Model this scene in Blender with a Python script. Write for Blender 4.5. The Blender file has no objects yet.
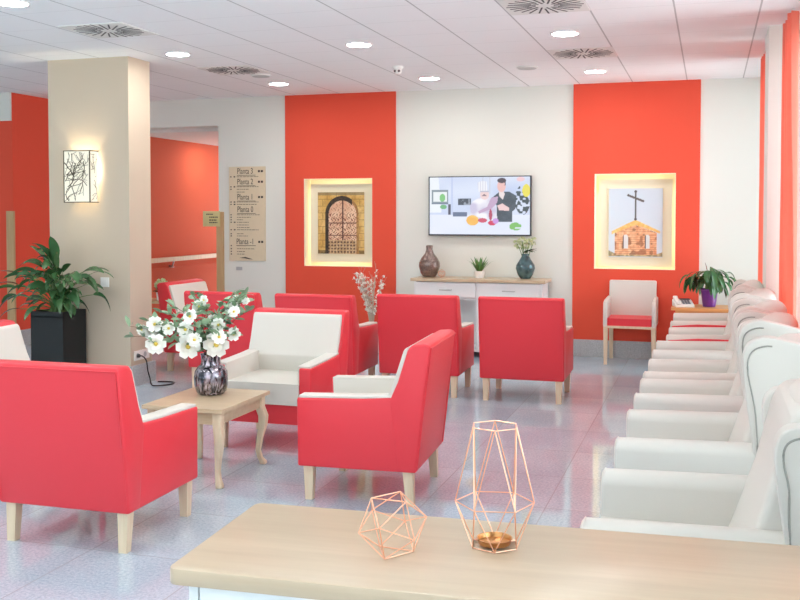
import bpy, bmesh, math, random
from mathutils import Vector, Matrix
PI = math.pi
sc = bpy.context.scene
COL = sc.collection

# ------------------------------------------------------------------ materials
def srgb(r, g, b):
    def f(c):
        c /= 255.0
        return c / 12.92 if c <= .04045 else ((c + .055) / 1.055) ** 2.4
    return (f(r), f(g), f(b), 1.0)

def new_mat(name):
    m = bpy.data.materials.new(name); m.use_nodes = True
    nt = m.node_tree
    b = nt.nodes['Principled BSDF']
    return m, nt, b

def mat(name, col, rough=.5, metal=0.0, spec=.5, bump=0.0, bscale=80.0, var=0.0, vscale=6.0, coat=0.0, emit=None, estr=0.0):
    m, nt, b = new_mat(name)
    b.inputs['Base Color'].default_value = col
    b.inputs['Roughness'].default_value = rough
    b.inputs['Metallic'].default_value = metal
    b.inputs['Specular IOR Level'].default_value = spec
    if coat:
        b.inputs['Coat Weight'].default_value = coat
        b.inputs['Coat Roughness'].default_value = .1
    if emit:
        b.inputs['Emission Color'].default_value = emit
        b.inputs['Emission Strength'].default_value = estr
    tc = nt.nodes.new('ShaderNodeTexCoord')
    if bump:
        n = nt.nodes.new('ShaderNodeTexNoise'); n.inputs['Scale'].default_value = bscale
        n.inputs['Detail'].default_value = 4
        bp = nt.nodes.new('ShaderNodeBump'); bp.inputs['Strength'].default_value = bump
        bp.inputs['Distance'].default_value = .01
        nt.links.new(tc.outputs['Object'], n.inputs['Vector'])
        nt.links.new(n.outputs['Fac'], bp.inputs['Height'])
        nt.links.new(bp.outputs['Normal'], b.inputs['Normal'])
    if var:
        n = nt.nodes.new('ShaderNodeTexNoise'); n.inputs['Scale'].default_value = vscale
        n.inputs['Detail'].default_value = 5
        mx = nt.nodes.new('ShaderNodeMixRGB')
        mx.inputs[1].default_value = tuple(c * (1 - var) for c in col[:3]) + (1,)
        mx.inputs[2].default_value = tuple(min(1, c * (1 + var)) for c in col[:3]) + (1,)
        nt.links.new(tc.outputs['Object'], n.inputs['Vector'])
        nt.links.new(n.outputs['Fac'], mx.inputs['Fac'])
        nt.links.new(mx.outputs['Color'], b.inputs['Base Color'])
    return m

def emission_mat(name, col, s):
    m = bpy.data.materials.new(name); m.use_nodes = True
    nt = m.node_tree; nt.nodes.clear()
    e = nt.nodes.new('ShaderNodeEmission'); e.inputs['Color'].default_value = col; e.inputs['Strength'].default_value = s
    o = nt.nodes.new('ShaderNodeOutputMaterial'); nt.links.new(e.outputs[0], o.inputs[0])
    return m

def wood_mat(name, c1, c2, axis='X', rough=.4, scale=3.0):
    m, nt, b = new_mat(name)
    tc = nt.nodes.new('ShaderNodeTexCoord'); mp = nt.nodes.new('ShaderNodeMapping')
    s = {'X': (1, 14, 14), 'Y': (14, 1, 14), 'Z': (14, 14, 1)}[axis]
    mp.inputs['Scale'].default_value = s
    n = nt.nodes.new('ShaderNodeTexNoise'); n.inputs['Scale'].default_value = scale
    n.inputs['Detail'].default_value = 6; n.inputs['Roughness'].default_value = .6
    r = nt.nodes.new('ShaderNodeValToRGB')
    r.color_ramp.elements[0].position = .3; r.color_ramp.elements[1].position = .7
    r.color_ramp.elements[0].color = c1; r.color_ramp.elements[1].color = c2
    nt.links.new(tc.outputs['Object'], mp.inputs['Vector']); nt.links.new(mp.outputs[0], n.inputs['Vector'])
    nt.links.new(n.outputs['Fac'], r.inputs[0]); nt.links.new(r.outputs[0], b.inputs['Base Color'])
    b.inputs['Roughness'].default_value = rough
    return m

def granite_mat(name, lo, hi, rough, pitch=None, off=(0, 0), grout=None, spec=.5):
    """speckled stone, optionally laid as square tiles with thin joints"""
    m, nt, b = new_mat(name)
    N = nt.nodes.new; L = nt.links.new
    tc = N('ShaderNodeTexCoord')
    n = N('ShaderNodeTexNoise'); n.inputs['Scale'].default_value = 70; n.inputs['Detail'].default_value = 6
    n.inputs['Roughness'].default_value = .75
    L(tc.outputs['Object'], n.inputs['Vector'])
    r = N('ShaderNodeValToRGB'); e = r.color_ramp.elements
    e[0].position = .32; e[0].color = lo; e[1].position = .66; e[1].color = hi
    L(n.outputs['Fac'], r.inputs[0])
    col = r.outputs[0]
    n2 = N('ShaderNodeTexNoise'); n2.inputs['Scale'].default_value = 1.6; n2.inputs['Detail'].default_value = 3
    L(tc.outputs['Object'], n2.inputs['Vector'])
    mx = N('ShaderNodeMixRGB'); mx.blend_type = 'MULTIPLY'; mx.inputs[0].default_value = .5
    r2 = N('ShaderNodeValToRGB'); r2.color_ramp.elements[0].position = .35; r2.color_ramp.elements[1].position = .65
    r2.color_ramp.elements[0].color = (.72, .74, .78, 1); r2.color_ramp.elements[1].color = (1, 1, 1, 1)
    L(n2.outputs['Fac'], r2.inputs[0]); L(col, mx.inputs[1]); L(r2.outputs[0], mx.inputs[2]); col = mx.outputs[0]
    if pitch:
        sep = N('ShaderNodeSeparateXYZ'); L(tc.outputs['Object'], sep.inputs[0])
        cells, edges = [], []
        for k in range(2):
            a = N('ShaderNodeMath'); a.operation = 'SUBTRACT'; L(sep.outputs[k], a.inputs[0]); a.inputs[1].default_value = off[k]
            d = N('ShaderNodeMath'); d.operation = 'DIVIDE'; L(a.outputs[0], d.inputs[0]); d.inputs[1].default_value = pitch
            fl = N('ShaderNodeMath'); fl.operation = 'FLOOR'; L(d.outputs[0], fl.inputs[0]); cells.append(fl)
            pg = N('ShaderNodeMath'); pg.operation = 'PINGPONG'; L(d.outputs[0], pg.inputs[0]); pg.inputs[1].default_value = .5
            lt = N('ShaderNodeMath'); lt.operation = 'LESS_THAN'; L(pg.outputs[0], lt.inputs[0]); lt.inputs[1].default_value = .0032 / pitch
            edges.append(lt)
        cv = N('ShaderNodeCombineXYZ'); L(cells[0].outputs[0], cv.inputs[0]); L(cells[1].outputs[0], cv.inputs[1])
        wn = N('ShaderNodeTexWhiteNoise'); wn.noise_dimensions = '2D'; L(cv.outputs[0], wn.inputs['Vector'])
        r3 = N('ShaderNodeValToRGB'); r3.color_ramp.elements[0].color = (.84, .85, .87, 1); r3.color_ramp.elements[1].color = (1, 1, 1, 1)
        L(wn.outputs['Value'], r3.inputs[0])
        m3 = N('ShaderNodeMixRGB'); m3.blend_type = 'MULTIPLY'; m3.inputs[0].default_value = 1
        L(col, m3.inputs[1]); L(r3.outputs[0], m3.inputs[2])
        mxe = N('ShaderNodeMath'); mxe.operation = 'MAXIMUM'; L(edges[0].outputs[0], mxe.inputs[0]); L(edges[1].outputs[0], mxe.inputs[1])
        m4 = N('ShaderNodeMixRGB'); L(mxe.outputs[0], m4.inputs[0]); L(m3.outputs[0], m4.inputs[1]); m4.inputs[2].default_value = grout
        col = m4.outputs[0]
    L(col, b.inputs['Base Color'])
    b.inputs['Roughness'].default_value = rough
    b.inputs['Specular IOR Level'].default_value = spec
    return m

def ceiling_mat(name, col, line):
    m, nt, b = new_mat(name)
    N = nt.nodes.new; L = nt.links.new
    tc = N('ShaderNodeTexCoord'); sep = N('ShaderNodeSeparateXYZ'); L(tc.outputs['Object'], sep.inputs[0])
    out = []
    for k, off, pitch, w, s in ((0, -.243, .5505, .006, 1.0), (1, 6.265, .5265, .0028, .5)):
        a = N('ShaderNodeMath'); a.operation = 'SUBTRACT'; L(sep.outputs[k], a.inputs[0]); a.inputs[1].default_value = off
        d = N('ShaderNodeMath'); d.operation = 'DIVIDE'; L(a.outputs[0], d.inputs[0]); d.inputs[1].default_value = pitch
        pg = N('ShaderNodeMath'); pg.operation = 'PINGPONG'; L(d.outputs[0], pg.inputs[0]); pg.inputs[1].default_value = .5
        lt = N('ShaderNodeMath'); lt.operation = 'LESS_THAN'; L(pg.outputs[0], lt.inputs[0]); lt.inputs[1].default_value = w / pitch
        mu = N('ShaderNodeMath'); mu.operation = 'MULTIPLY'; L(lt.outputs[0], mu.inputs[0]); mu.inputs[1].default_value = s
        out.append(mu)
    mxe = N('ShaderNodeMath'); mxe.operation = 'MAXIMUM'; L(out[0].outputs[0], mxe.inputs[0]); L(out[1].outputs[0], mxe.inputs[1])
    n = N('ShaderNodeTexNoise'); n.inputs['Scale'].default_value = 160; n.inputs['Detail'].default_value = 3
    L(tc.outputs['Object'], n.inputs['Vector'])
    r = N('ShaderNodeValToRGB'); r.color_ramp.elements[0].color = tuple(c * .93 for c in col[:3]) + (1,); r.color_ramp.elements[1].color = col
    L(n.outputs['Fac'], r.inputs[0])
    mx = N('ShaderNodeMixRGB'); L(mxe.outputs[0], mx.inputs[0]); L(r.outputs[0], mx.inputs[1]); mx.inputs[2].default_value = line
    L(mx.outputs[0], b.inputs['Base Color'])
    b.inputs['Roughness'].default_value = .85
    return m

def attr_mat(name, emit=0.0, rough=.5):
    m, nt, b = new_mat(name)
    a = nt.nodes.new('ShaderNodeAttribute'); a.attribute_name = 'paint'
    if emit:
        b.inputs['Base Color'].default_value = (.01, .01, .012, 1)
        nt.links.new(a.outputs['Color'], b.inputs['Emission Color'])
        b.inputs['Emission Strength'].default_value = emit
        b.inputs['Roughness'].default_value = .15
    else:
        nt.links.new(a.outputs['Color'], b.inputs['Base Color'])
        b.inputs['Roughness'].default_value = rough
    return m

def thin_glass(name, tint=(.95, .98, 1, 1)):
    m = bpy.data.materials.new(name); m.use_nodes = True
    nt = m.node_tree; nt.nodes.clear(); N = nt.nodes.new; L = nt.links.new
    t = N('ShaderNodeBsdfTransparent'); t.inputs[0].default_value = tint
    g = N('ShaderNodeBsdfGlossy'); g.inputs['Roughness'].default_value = .02
    f = N('ShaderNodeFresnel'); f.inputs['IOR'].default_value = 1.45
    mx = N('ShaderNodeMixShader'); L(f.outputs[0], mx.inputs[0]); L(t.outputs[0], mx.inputs[1]); L(g.outputs[0], mx.inputs[2])
    o = N('ShaderNodeOutputMaterial'); L(mx.outputs[0], o.inputs[0])
    return m

def cloth_mat(name, col):
    m, nt, b = new_mat(name)
    b.inputs['Base Color'].default_value = col; b.inputs['Roughness'].default_value = .9
    t = nt.nodes.new('ShaderNodeBsdfTranslucent'); t.inputs[0].default_value = col
    mx = nt.nodes.new('ShaderNodeMixShader'); mx.inputs[0].default_value = .45
    o = nt.nodes['Material Output']
    nt.links.new(b.outputs[0], mx.inputs[1]); nt.links.new(t.outputs[0], mx.inputs[2]); nt.links.new(mx.outputs[0], o.inputs[0])
    return m

M = {}
M['red_leather'] = mat('red_leather', srgb(226, 60, 70), .40, bump=.06, bscale=220, spec=.38)
M['white_leather'] = mat('white_leather', srgb(216, 212, 203), .45, bump=.05, bscale=220, spec=.4)
M['cream_leather'] = mat('cream_leather', srgb(212, 207, 199), .42, bump=.05, bscale=200, spec=.4)
M['piping'] = mat('piping', srgb(150, 148, 140), .6)
M['leg_wood'] = wood_mat('leg_wood', srgb(216, 192, 160), srgb(228, 208, 180), 'Z', .4)
M['table_wood'] = wood_mat('table_wood', srgb(198, 174, 142), srgb(210, 188, 157), 'X', .28)
M['top_wood'] = wood_mat('top_wood', srgb(188, 166, 140), srgb(200, 179, 153), 'X', .3, 2.0)
M['guard_wood'] = wood_mat('guard_wood', srgb(190, 155, 112), srgb(204, 170, 126), 'Z', .45)
M['orange_wood'] = wood_mat('orange_wood', srgb(222, 158, 92), srgb(236, 176, 110), 'X', .4)
M['white_paint'] = mat('white_paint', srgb(232, 233, 233), .45)
M['wall'] = mat('wall', srgb(229, 230, 222), .9, bump=.03, bscale=300)
M['column'] = mat('column', srgb(200, 184, 163), .9, bump=.04, bscale=260)
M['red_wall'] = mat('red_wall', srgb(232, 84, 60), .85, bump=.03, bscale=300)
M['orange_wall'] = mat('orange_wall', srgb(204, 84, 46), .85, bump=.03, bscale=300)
M['ceiling'] = ceiling_mat('ceiling', srgb(242, 244, 246), srgb(186, 188, 190))
M['plain_ceiling'] = mat('plain_ceiling', srgb(224, 222, 218), .9)
M['floor'] = granite_mat('floor', srgb(166, 184, 196), srgb(210, 225, 234), .055, .63, (-.81, 5.72), srgb(165, 172, 177), spec=.75)
M['marble'] = granite_mat('marble', srgb(165, 170, 172), srgb(205, 208, 208), .3)
M['black_planter'] = mat('black_planter', srgb(14, 19, 21), .55, var=.15, vscale=9)
M['soil'] = mat('soil', srgb(58, 44, 34), .95, bump=.5, bscale=60)
M['leaf'] = mat('leaf', srgb(66, 106, 64), .24, var=.35, vscale=14)
M['leaf_light'] = mat('leaf_light', srgb(92, 138, 70), .4, var=.3, vscale=14)
M['leaf_grey'] = mat('leaf_grey', srgb(138, 166, 132), .4, var=.35, vscale=30)
M['stem_brown'] = mat('stem_brown', srgb(96, 74, 54), .7)
M['stem_green'] = mat('stem_green', srgb(96, 130, 70), .6)
M['petal'] = mat('petal', srgb(247, 246, 238), .55)
M['pollen'] = mat('pollen', srgb(232, 204, 90), .7)
M['bud_green'] = mat('bud_green', srgb(206, 214, 168), .6, var=.15, vscale=40)
M['dry_stem'] = mat('dry_stem', srgb(205, 190, 170), .7)
M['copper'] = mat('copper', srgb(236, 182, 152), .3, metal=.8)
M['brass'] = mat('brass', srgb(205, 150, 95), .3, metal=.9)
M['black'] = mat('black', srgb(26, 26, 28), .4)
M['dark_frame'] = mat('dark_frame', srgb(44, 46, 52), .3)
M['dark_bronze'] = mat('dark_bronze', srgb(84, 74, 58), .4, metal=.5)
M['metal'] = mat('metal', srgb(190, 190, 188), .3, metal=1.0)
M['plastic'] = mat('plastic', srgb(240, 239, 234), .35)
M['grey_plastic'] = mat('grey_plastic', srgb(128, 132, 138), .4)
M['slot'] = mat('slot', srgb(84, 84, 86), .8)
M['vent'] = mat('vent', srgb(222, 223, 220), .55)
M['sensor'] = mat('sensor', srgb(186, 188, 188), .5)
M['sign_board'] = mat('sign_board', srgb(224, 208, 178), .5, var=.05, vscale=20)
M['sign_gold'] = mat('sign_gold', srgb(208, 196, 140), .45)
M['ink'] = mat('ink', srgb(70, 60, 52), .6)
M['grey_ink'] = mat('grey_ink', srgb(140, 126, 106), .6)
M['niche'] = mat('niche', srgb(250, 240, 212), .8)
M['mat_board'] = mat('mat_board', srgb(240, 232, 206), .7)
M['print'] = attr_mat('print', 0, .55)
M['screen'] = attr_mat('screen', .45)
M['glass'] = thin_glass('glass', (.62, .64, .66, 1))
M['clear_glass'] = thin_glass('clear_glass', (.86, .88, .9, 1))
M['curtain'] = cloth_mat('curtain', srgb(250, 156, 134))
M['purple'] = mat('purple', srgb(112, 48, 140), .3)
M['downlight'] = emission_mat('downlight', (1, .99, .95, 1), 50)
M['led_warm'] = emission_mat('led_warm', (1, .90, .68, 1), 2.6)
M['lamp_shade'] = mat('lamp_shade', srgb(205, 200, 182), .7, emit=(1, .95, .78, 1), estr=.22)
M['bulb'] = emission_mat('bulb', (1, .88, .68, 1), 150)

def vase_mat(name, c1, c2, metal, rough, scale=40, bump=.4, coat=.3):
    m = mat(name, c1, rough, metal=metal, coat=coat)
    nt = m.node_tree; b = nt.nodes['Principled BSDF']
    tc = nt.nodes.new('ShaderNodeTexCoord')
    v = nt.nodes.new('ShaderNodeTexVoronoi'); v.inputs['Scale'].default_value = scale
    r = nt.nodes.new('ShaderNodeValToRGB'); r.color_ramp.elements[0].color = c1; r.color_ramp.elements[1].color = c2
    r.color_ramp.elements[1].position = .7
    bp = nt.nodes.new('ShaderNodeBump'); bp.inputs['Strength'].default_value = bump; bp.inputs['Distance'].default_value = .01
    nt.links.new(tc.outputs['Object'], v.inputs['Vector']); nt.links.new(v.outputs['Distance'], r.inputs[0])
    nt.links.new(r.outputs[0], b.inputs['Base Color']); nt.links.new(v.outputs['Distance'], bp.inputs['Height'])
    nt.links.new(bp.outputs[0], b.inputs['Normal'])
    return m
def streak_mat(name, c1, c2):
    m = mat(name, c1, .12, metal=.7, coat=.5)
    nt = m.node_tree; b = nt.nodes['Principled BSDF']; N = nt.nodes.new; L = nt.links.new
    tc = N('ShaderNodeTexCoord'); mp = N('ShaderNodeMapping'); mp.inputs['Scale'].default_value = (1, 1, .3)
    n = N('ShaderNodeTexNoise'); n.inputs['Scale'].default_value = 55; n.inputs['Detail'].default_value = 3; n.inputs['Distortion'].default_value = .6
    r = N('ShaderNodeValToRGB'); e = r.color_ramp.elements; e[0].position = .42; e[0].color = c1; e[1].position = .66; e[1].color = c2
    L(tc.outputs['Object'], mp.inputs[0]); L(mp.outputs[0], n.inputs['Vector']); L(n.outputs['Fac'], r.inputs[0]); L(r.outputs[0], b.inputs['Base Color'])
    bp = N('ShaderNodeBump'); bp.inputs['Strength'].default_value = .3; bp.inputs['Distance'].default_value = .006; L(n.outputs['Fac'], bp.inputs['Height']); L(bp.outputs[0], b.inputs['Normal'])
    return m
M['smoky'] = streak_mat('smoky', srgb(36, 36, 46), srgb(206, 194, 206))
M['bronze_vase'] = vase_mat('bronze_vase', srgb(92, 74, 72), srgb(140, 120, 112), .55, .25, 60, .15)
M['teal_vase'] = vase_mat('teal_vase', srgb(44, 70, 78), srgb(90, 122, 126), .35, .1, 18, .1)

# ------------------------------------------------------------------ mesh helpers
def merge(dst, src):
    me = bpy.data.meshes.new('tmp'); src.to_mesh(me); src.free()
    dst.from_mesh(me); bpy.data.meshes.remove(me)

def bevel(bm, r, seg=3, ang=25):
    if r <= 0: return
    es = [e for e in bm.edges if len(e.link_faces) == 2 and e.calc_face_angle(0) > math.radians(ang)]
    bmesh.ops.bevel(bm, geom=es, offset=r, offset_type='OFFSET', segments=seg, profile=.5, affect='EDGES', clamp_overlap=True)

def box(dst, lo, hi, r=0, seg=3, taper=None, mtx=None):
    bm = bmesh.new()
    x0, y0, z0 = lo; x1, y1, z1 = hi
    v = [bm.verts.new(p) for p in ((x0, y0, z0), (x1, y0, z0), (x1, y1, z0), (x0, y1, z0), (x0, y0, z1), (x1, y0, z1), (x1, y1, z1), (x0, y1, z1))]
    if taper:
        cx, cy = (x0 + x1) / 2, (y0 + y1) / 2
        for q in v[:4]: q.co.x = cx + (q.co.x - cx) * taper; q.co.y = cy + (q.co.y - cy) * taper
    for f in ((3, 2, 1, 0), (4, 5, 6, 7), (0, 1, 5, 4), (1, 2, 6, 5), (2, 3, 7, 6), (3, 0, 4, 7)):
        bm.faces.new([v[i] for i in f])
    bevel(bm, r, seg)
    if mtx: bm.transform(mtx)
    merge(dst, bm)

def prism(dst, pts, axis, a0, a1, r=0, seg=3, ang=25, mtx=None):
    """extrude polygon pts along axis; axis 'X': pts are (y,z); 'Y': (x,z); 'Z': (x,y)"""
    bm = bmesh.new()
    def P(p, a):
        return {'X': (a, p[0], p[1]), 'Y': (p[0], a, p[1]), 'Z': (p[0], p[1], a)}[axis]
    A = [bm.verts.new(P(p, a0)) for p in pts]; B = [bm.verts.new(P(p, a1)) for p in pts]
    n = len(pts)
    bm.faces.new(A); bm.faces.new(B[::-1])
    for i in range(n): bm.faces.new((A[i], B[i], B[(i + 1) % n], A[(i + 1) % n]))
    bmesh.ops.recalc_face_normals(bm, faces=bm.faces)
    bevel(bm, r, seg, ang)
    if mtx: bm.transform(mtx)
    merge(dst, bm)

def lathe(dst, prof, n=32, c=(0, 0, 0), cap=True):
    bm = bmesh.new(); rings = []
    for r, z in prof:
        rings.append([bm.verts.new((c[0] + r * math.cos(2 * PI * i / n), c[1] + r * math.sin(2 * PI * i / n), c[2] + z)) for i in range(n)])
    for a, b in zip(rings, rings[1:]):
        for i in range(n): bm.faces.new((a[i], a[(i + 1) % n], b[(i + 1) % n], b[i]))
    if cap:
        bm.faces.new(rings[0][::-1]); bm.faces.new(rings[-1])
    merge(dst, bm)

def tube(dst, pts, r, n=8, r1=None):
    bm = bmesh.new(); rings = []
    pts = [Vector(p) for p in pts]; m = len(pts)
    for i, p in enumerate(pts):
        t = (pts[min(i + 1, m - 1)] - pts[max(i - 1, 0)]).normalized()
        a = t.cross(Vector((0, 0, 1)))
        if a.length < .05: a = t.cross(Vector((1, 0, 0)))
        a.normalize(); b = t.cross(a)
        rr = r if r1 is None else r + (r1 - r) * i / (m - 1)
        rings.append([bm.verts.new(p + rr * (math.cos(2 * PI * k / n) * a + math.sin(2 * PI * k / n) * b)) for k in range(n)])
    for A, B in zip(rings, rings[1:]):
        for k in range(n): bm.faces.new((A[k], A[(k + 1) % n], B[(k + 1) % n], B[k]))
    bm.faces.new(rings[0][::-1]); bm.faces.new(rings[-1])
    merge(dst, bm)

def bez(p0, p1, p2, n=8):
    p0, p1, p2 = Vector(p0), Vector(p1), Vector(p2)
    return [(1 - t) ** 2 * p0 + 2 * t * (1 - t) * p1 + t * t * p2 for t in [i / n for i in range(n + 1)]]

def smooth_path(pts, n=6):
    P = [Vector(p) for p in pts]; P = [2 * P[0] - P[1]] + P + [2 * P[-1] - P[-2]]; out = []
    for i in range(1, len(P) - 2):
        a, b, c, d = P[i - 1:i + 3]
        for k in range(n):
            t = k / n
            out.append(.5 * ((2 * b) + (c - a) * t + (2 * a - 5 * b + 4 * c - d) * t * t + (3 * b - a - 3 * c + d) * t ** 3))
    out.append(P[-2]); return out

def leaf(dst, base, d, length, width, droop=.5, fold=.25, n=7, twist=0.0, blunt=0.0):
    """a leaf blade: curved midrib, folded halves, pointed tip"""
    bm = bmesh.new(); p = Vector(base); d = Vector(d).normalized(); rows = []
    side = d.cross(Vector((0, 0, 1)))
    if side.length < .1: side = Vector((1, 0, 0))
    side.normalize()
    side = Matrix.Rotation(twist, 3, d) @ side
    for i in range(n + 1):
        t = i / n
        w = width * .5 * (math.sin(PI * min(1, t * .93 + .04)) ** .8) * (1.15 - .3 * t)
        if blunt: w = width * .5 * (math.sin(PI * (.12 + t * .74)) ** .7) * (.55 + .45 * t)
        elif i == n: w = .0005
        nrm = side.cross(d).normalized()
        rows.append((bm.verts.new(p - side * w + nrm * w * fold), bm.verts.new(p), bm.verts.new(p + side * w + nrm * w * fold)))
        p = p + d * (length / n)
        d = (d + Vector((0, 0, -1)) * droop / n).normalized()
        side = (side - d * side.dot(d)).normalized()
    for a, b in zip(rows, rows[1:]):
        bm.faces.new((a[0], a[1], b[1], b[0])); bm.faces.new((a[1], a[2], b[2], b[1]))
    merge(dst, bm)

def obj(name, bm, m, parent=None, sharp=35, loc=None):
    me = bpy.data.meshes.new(name); bm.to_mesh(me); bm.free()
    for p in me.polygons: p.use_smooth = True
    me.set_sharp_from_angle(angle=math.radians(sharp))
    o = bpy.data.objects.new(name, me); COL.objects.link(o)
    for x in (m if isinstance(m, (list, tuple)) else [m]): me.materials.append(M[x])
    if parent: o.parent = parent
    if loc: o.location = loc
    return o

def tag(o, label, cat, group=None):
    o['label'] = label; o['category'] = cat
    if group: o['group'] = group
    return o

def thing(name, label, cat, loc=(0, 0, 0), rz=0, group=None):
    o = bpy.data.objects.new(name, None); COL.objects.link(o)
    o.empty_display_size = .05
    o.location = loc; o.rotation_euler = (0, 0, rz)
    return tag(o, label, cat, group)

def struct(name, bm, m, sharp=35):
    o = obj(name, bm, m, None, sharp); o['kind'] = 'structure'; return o

def dup(o, loc, rz, label, group=None):
    def cp(x, par):
        c = x.copy(); COL.objects.link(c); c.parent = par
        for ch in list(x.children): cp(ch, c)
        return c
    r = cp(o, None); r.location = loc; r.rotation_euler = (0, 0, rz); r['label'] = label
    if group: r['group'] = group
    return r
R = math.radians

# ------------------------------------------------------------------ room shell
CEIL = 2.927; BACK = 10.656
def wall_xz(bm, x0, x1, z0, z1, y0, y1, holes=()):
    xs = sorted({x0, x1, *[h[0] for h in holes], *[h[1] for h in holes]})
    zs = sorted({z0, z1, *[h[2] for h in holes], *[h[3] for h in holes]})
    for a, b in zip(xs, xs[1:]):
        for c, d in zip(zs, zs[1:]):
            mx, mz = (a + b) / 2, (c + d) / 2
            if any(h[0] < mx < h[1] and h[2] < mz < h[3] for h in holes): continue
            box(bm, (a, y0, c), (b, y1, d))
N1 = (-4.545, -3.70, .925, 1.948); N2 = (-1.182, -.345, .95, 1.965)

bm = bmesh.new(); box(bm, (-11.2, -2.6, -.1), (1.3, 18, 0)); struct('floor', bm, 'floor')
bm = bmesh.new(); box(bm, (-11.2, -2.6, CEIL), (1.3, 10.9, CEIL + .12)); struct('ceiling', bm, 'ceiling')
bm = bmesh.new()
wall_xz(bm, -5.67, .95, 0, CEIL, BACK, BACK + .25, (N1, N2))
wall_xz(bm, -7.1, -5.67, 2.60, CEIL, BACK, BACK + .25)
struct('wall_back', bm, 'wall')
for i, (x0, x1, h) in enumerate(((-4.785, -3.418, N1), (-1.412, -.105, N2))):
    bm = bmesh.new(); wall_xz(bm, x0, x1, .185, CEIL, BACK - .02, BACK, (h,))
    struct('trim_%d' % (i + 1), bm, 'red_wall')
bm = bmesh.new(); box(bm, (-5.67, BACK - .03, 0), (.6, BACK, .185), .004, 1); struct('baseboard_back', bm, 'marble')
# left side: red return wall, white header, deeper red wall behind it
bm = bmesh.new(); box(bm, (-7.9, 9.41, 0), (-7.64, BACK + .25, CEIL)); struct('wall_left', bm, 'red_wall')
bm = bmesh.new(); box(bm, (-7.64, 9.41, 0), (-7.615, BACK, .185), .004, 1); struct('baseboard_left', bm, 'marble')
bm = bmesh.new(); box(bm, (-11.0, 9.41, 2.605), (-7.9, 9.6, CEIL)); box(bm, (-7.9, 9.39, 2.605), (-7.645, 9.41, CEIL)); struct('trim_3', bm, 'wall')
bm = bmesh.new(); box(bm, (-11.0, 11.2, 0), (-7.9, 11.35, CEIL)); struct('wall_left_recess', bm, 'red_wall')
bm = bmesh.new(); box(bm, (-11.2, 4.6, 0), (-11.0, 11.35, CEIL)); box(bm, (-11.2, -2.6, 0), (-11.0, -1.5, CEIL)); box(bm, (-11.2, -1.5, 0), (-11.0, 4.6, .5)); box(bm, (-11.2, -1.5, 2.7), (-11.0, 4.6, CEIL)); struct('wall_left_end_added', bm, 'wall')  # unseen end wall, added to cut the light from the left
bm = bmesh.new()
for y in (-1.5, .5, 2.5, 4.55): box(bm, (-11.13, y, .5), (-11.07, y + .05, 2.7))
box(bm, (-11.13, -1.5, .5), (-11.07, 4.6, .55)); box(bm, (-11.13, -1.5, 2.65), (-11.07, 4.6, 2.7)); o = struct('window_5', bm, 'white_paint')  # made-up window, lets part of the left light through
bm = bmesh.new(); box(bm, (-11.103, -1.48, .52), (-11.097, 4.58, 2.68)); obj('pane', bm, 'glass', o)
bm = bmesh.new(); box(bm, (-7.64, BACK, 0), (-7.1, BACK + .25, CEIL)); struct('wall_left_pier', bm, 'wall')
# corridor beyond the opening
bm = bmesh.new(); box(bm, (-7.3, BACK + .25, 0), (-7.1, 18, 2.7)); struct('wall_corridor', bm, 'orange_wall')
bm = bmesh.new(); box(bm, (-5.67, BACK + .25, 0), (-5.5, 14.5, 2.7)); struct('wall_corridor_right', bm, 'wall')
bm = bmesh.new(); box(bm, (-7.3, BACK + .25, 2.56), (-5.5, 18, 2.72)); struct('ceiling_corridor', bm, 'plain_ceiling')
# column
bm = bmesh.new(); box(bm, (-5.735, 7.55, 0), (-4.90, 7.90, CEIL), .004, 1); struct('column', bm, 'column')
bm = bmesh.new(); box(bm, (-5.76, 7.525, 0), (-4.875, 7.925, .185), .004, 1); struct('baseboard_column', bm, 'marble')
# window side
bm = bmesh.new()
box(bm, (.40, 7.75, 0), (1.1, 8.25, CEIL), .004, 1)
box(bm, (.75, -2.6, 0), (1.1, 7.75, .35)); box(bm, (.75, -2.6, 2.75), (1.1, 7.75, CEIL))
box(bm, (.75, 8.25, 0), (1.1, BACK + .25, .35)); box(bm, (.75, 8.25, 2.75), (1.1, BACK + .25, CEIL))
box(bm, (.75, 2.3, .35), (1.1, 2.7, 2.75))
struct('wall_right', bm, 'wall')
for i, (a, b) in enumerate(((8.25, BACK), (2.7, 7.75), (-2.6, 2.3))):
    bm = bmesh.new()
    w = .06; nm = max(1, round((b - a) / 1.3))
    box(bm, (.85, a, .35), (.93, b, .35 + w)); box(bm, (.85, a, 2.75 - w), (.93, b, 2.75))
    for k in range(nm + 1):
        y = a + (b - a - w) * k / nm
        box(bm, (.85, y, .35 + w), (.93, y + w, 2.75 - w))
    o = struct('window_%d' % (i + 1), bm, 'white_paint')
    bm = bmesh.new(); box(bm, (.885, a + .03, .38), (.891, b - .03, 2.72)); obj('pane', bm, 'clear_glass', o)
bm = bmesh.new(); wall_xz(bm, -11.2, 1.1, 0, CEIL, -2.6, -2.4, ((-10.6, .6, .75, 2.7),)); struct('wall_front_added', bm, 'wall')  # unseen wall added to weaken the light from behind the camera
bm = bmesh.new()
for k in range(9):
    x = -10.6 + 11.15 * k / 8; box(bm, (x, -2.53, .75), (x + .05, -2.47, 2.7))
box(bm, (-10.6, -2.53, .75), (.6, -2.47, .80)); box(bm, (-10.6, -2.53, 2.65), (.6, -2.47, 2.70))
o = struct('window_4', bm, 'white_paint')  # made-up window with dimming glass in the added wall
bm = bmesh.new(); box(bm, (-10.58, -2.503, .78), (.58, -2.497, 2.68)); obj('pane', bm, 'glass', o)
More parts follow.
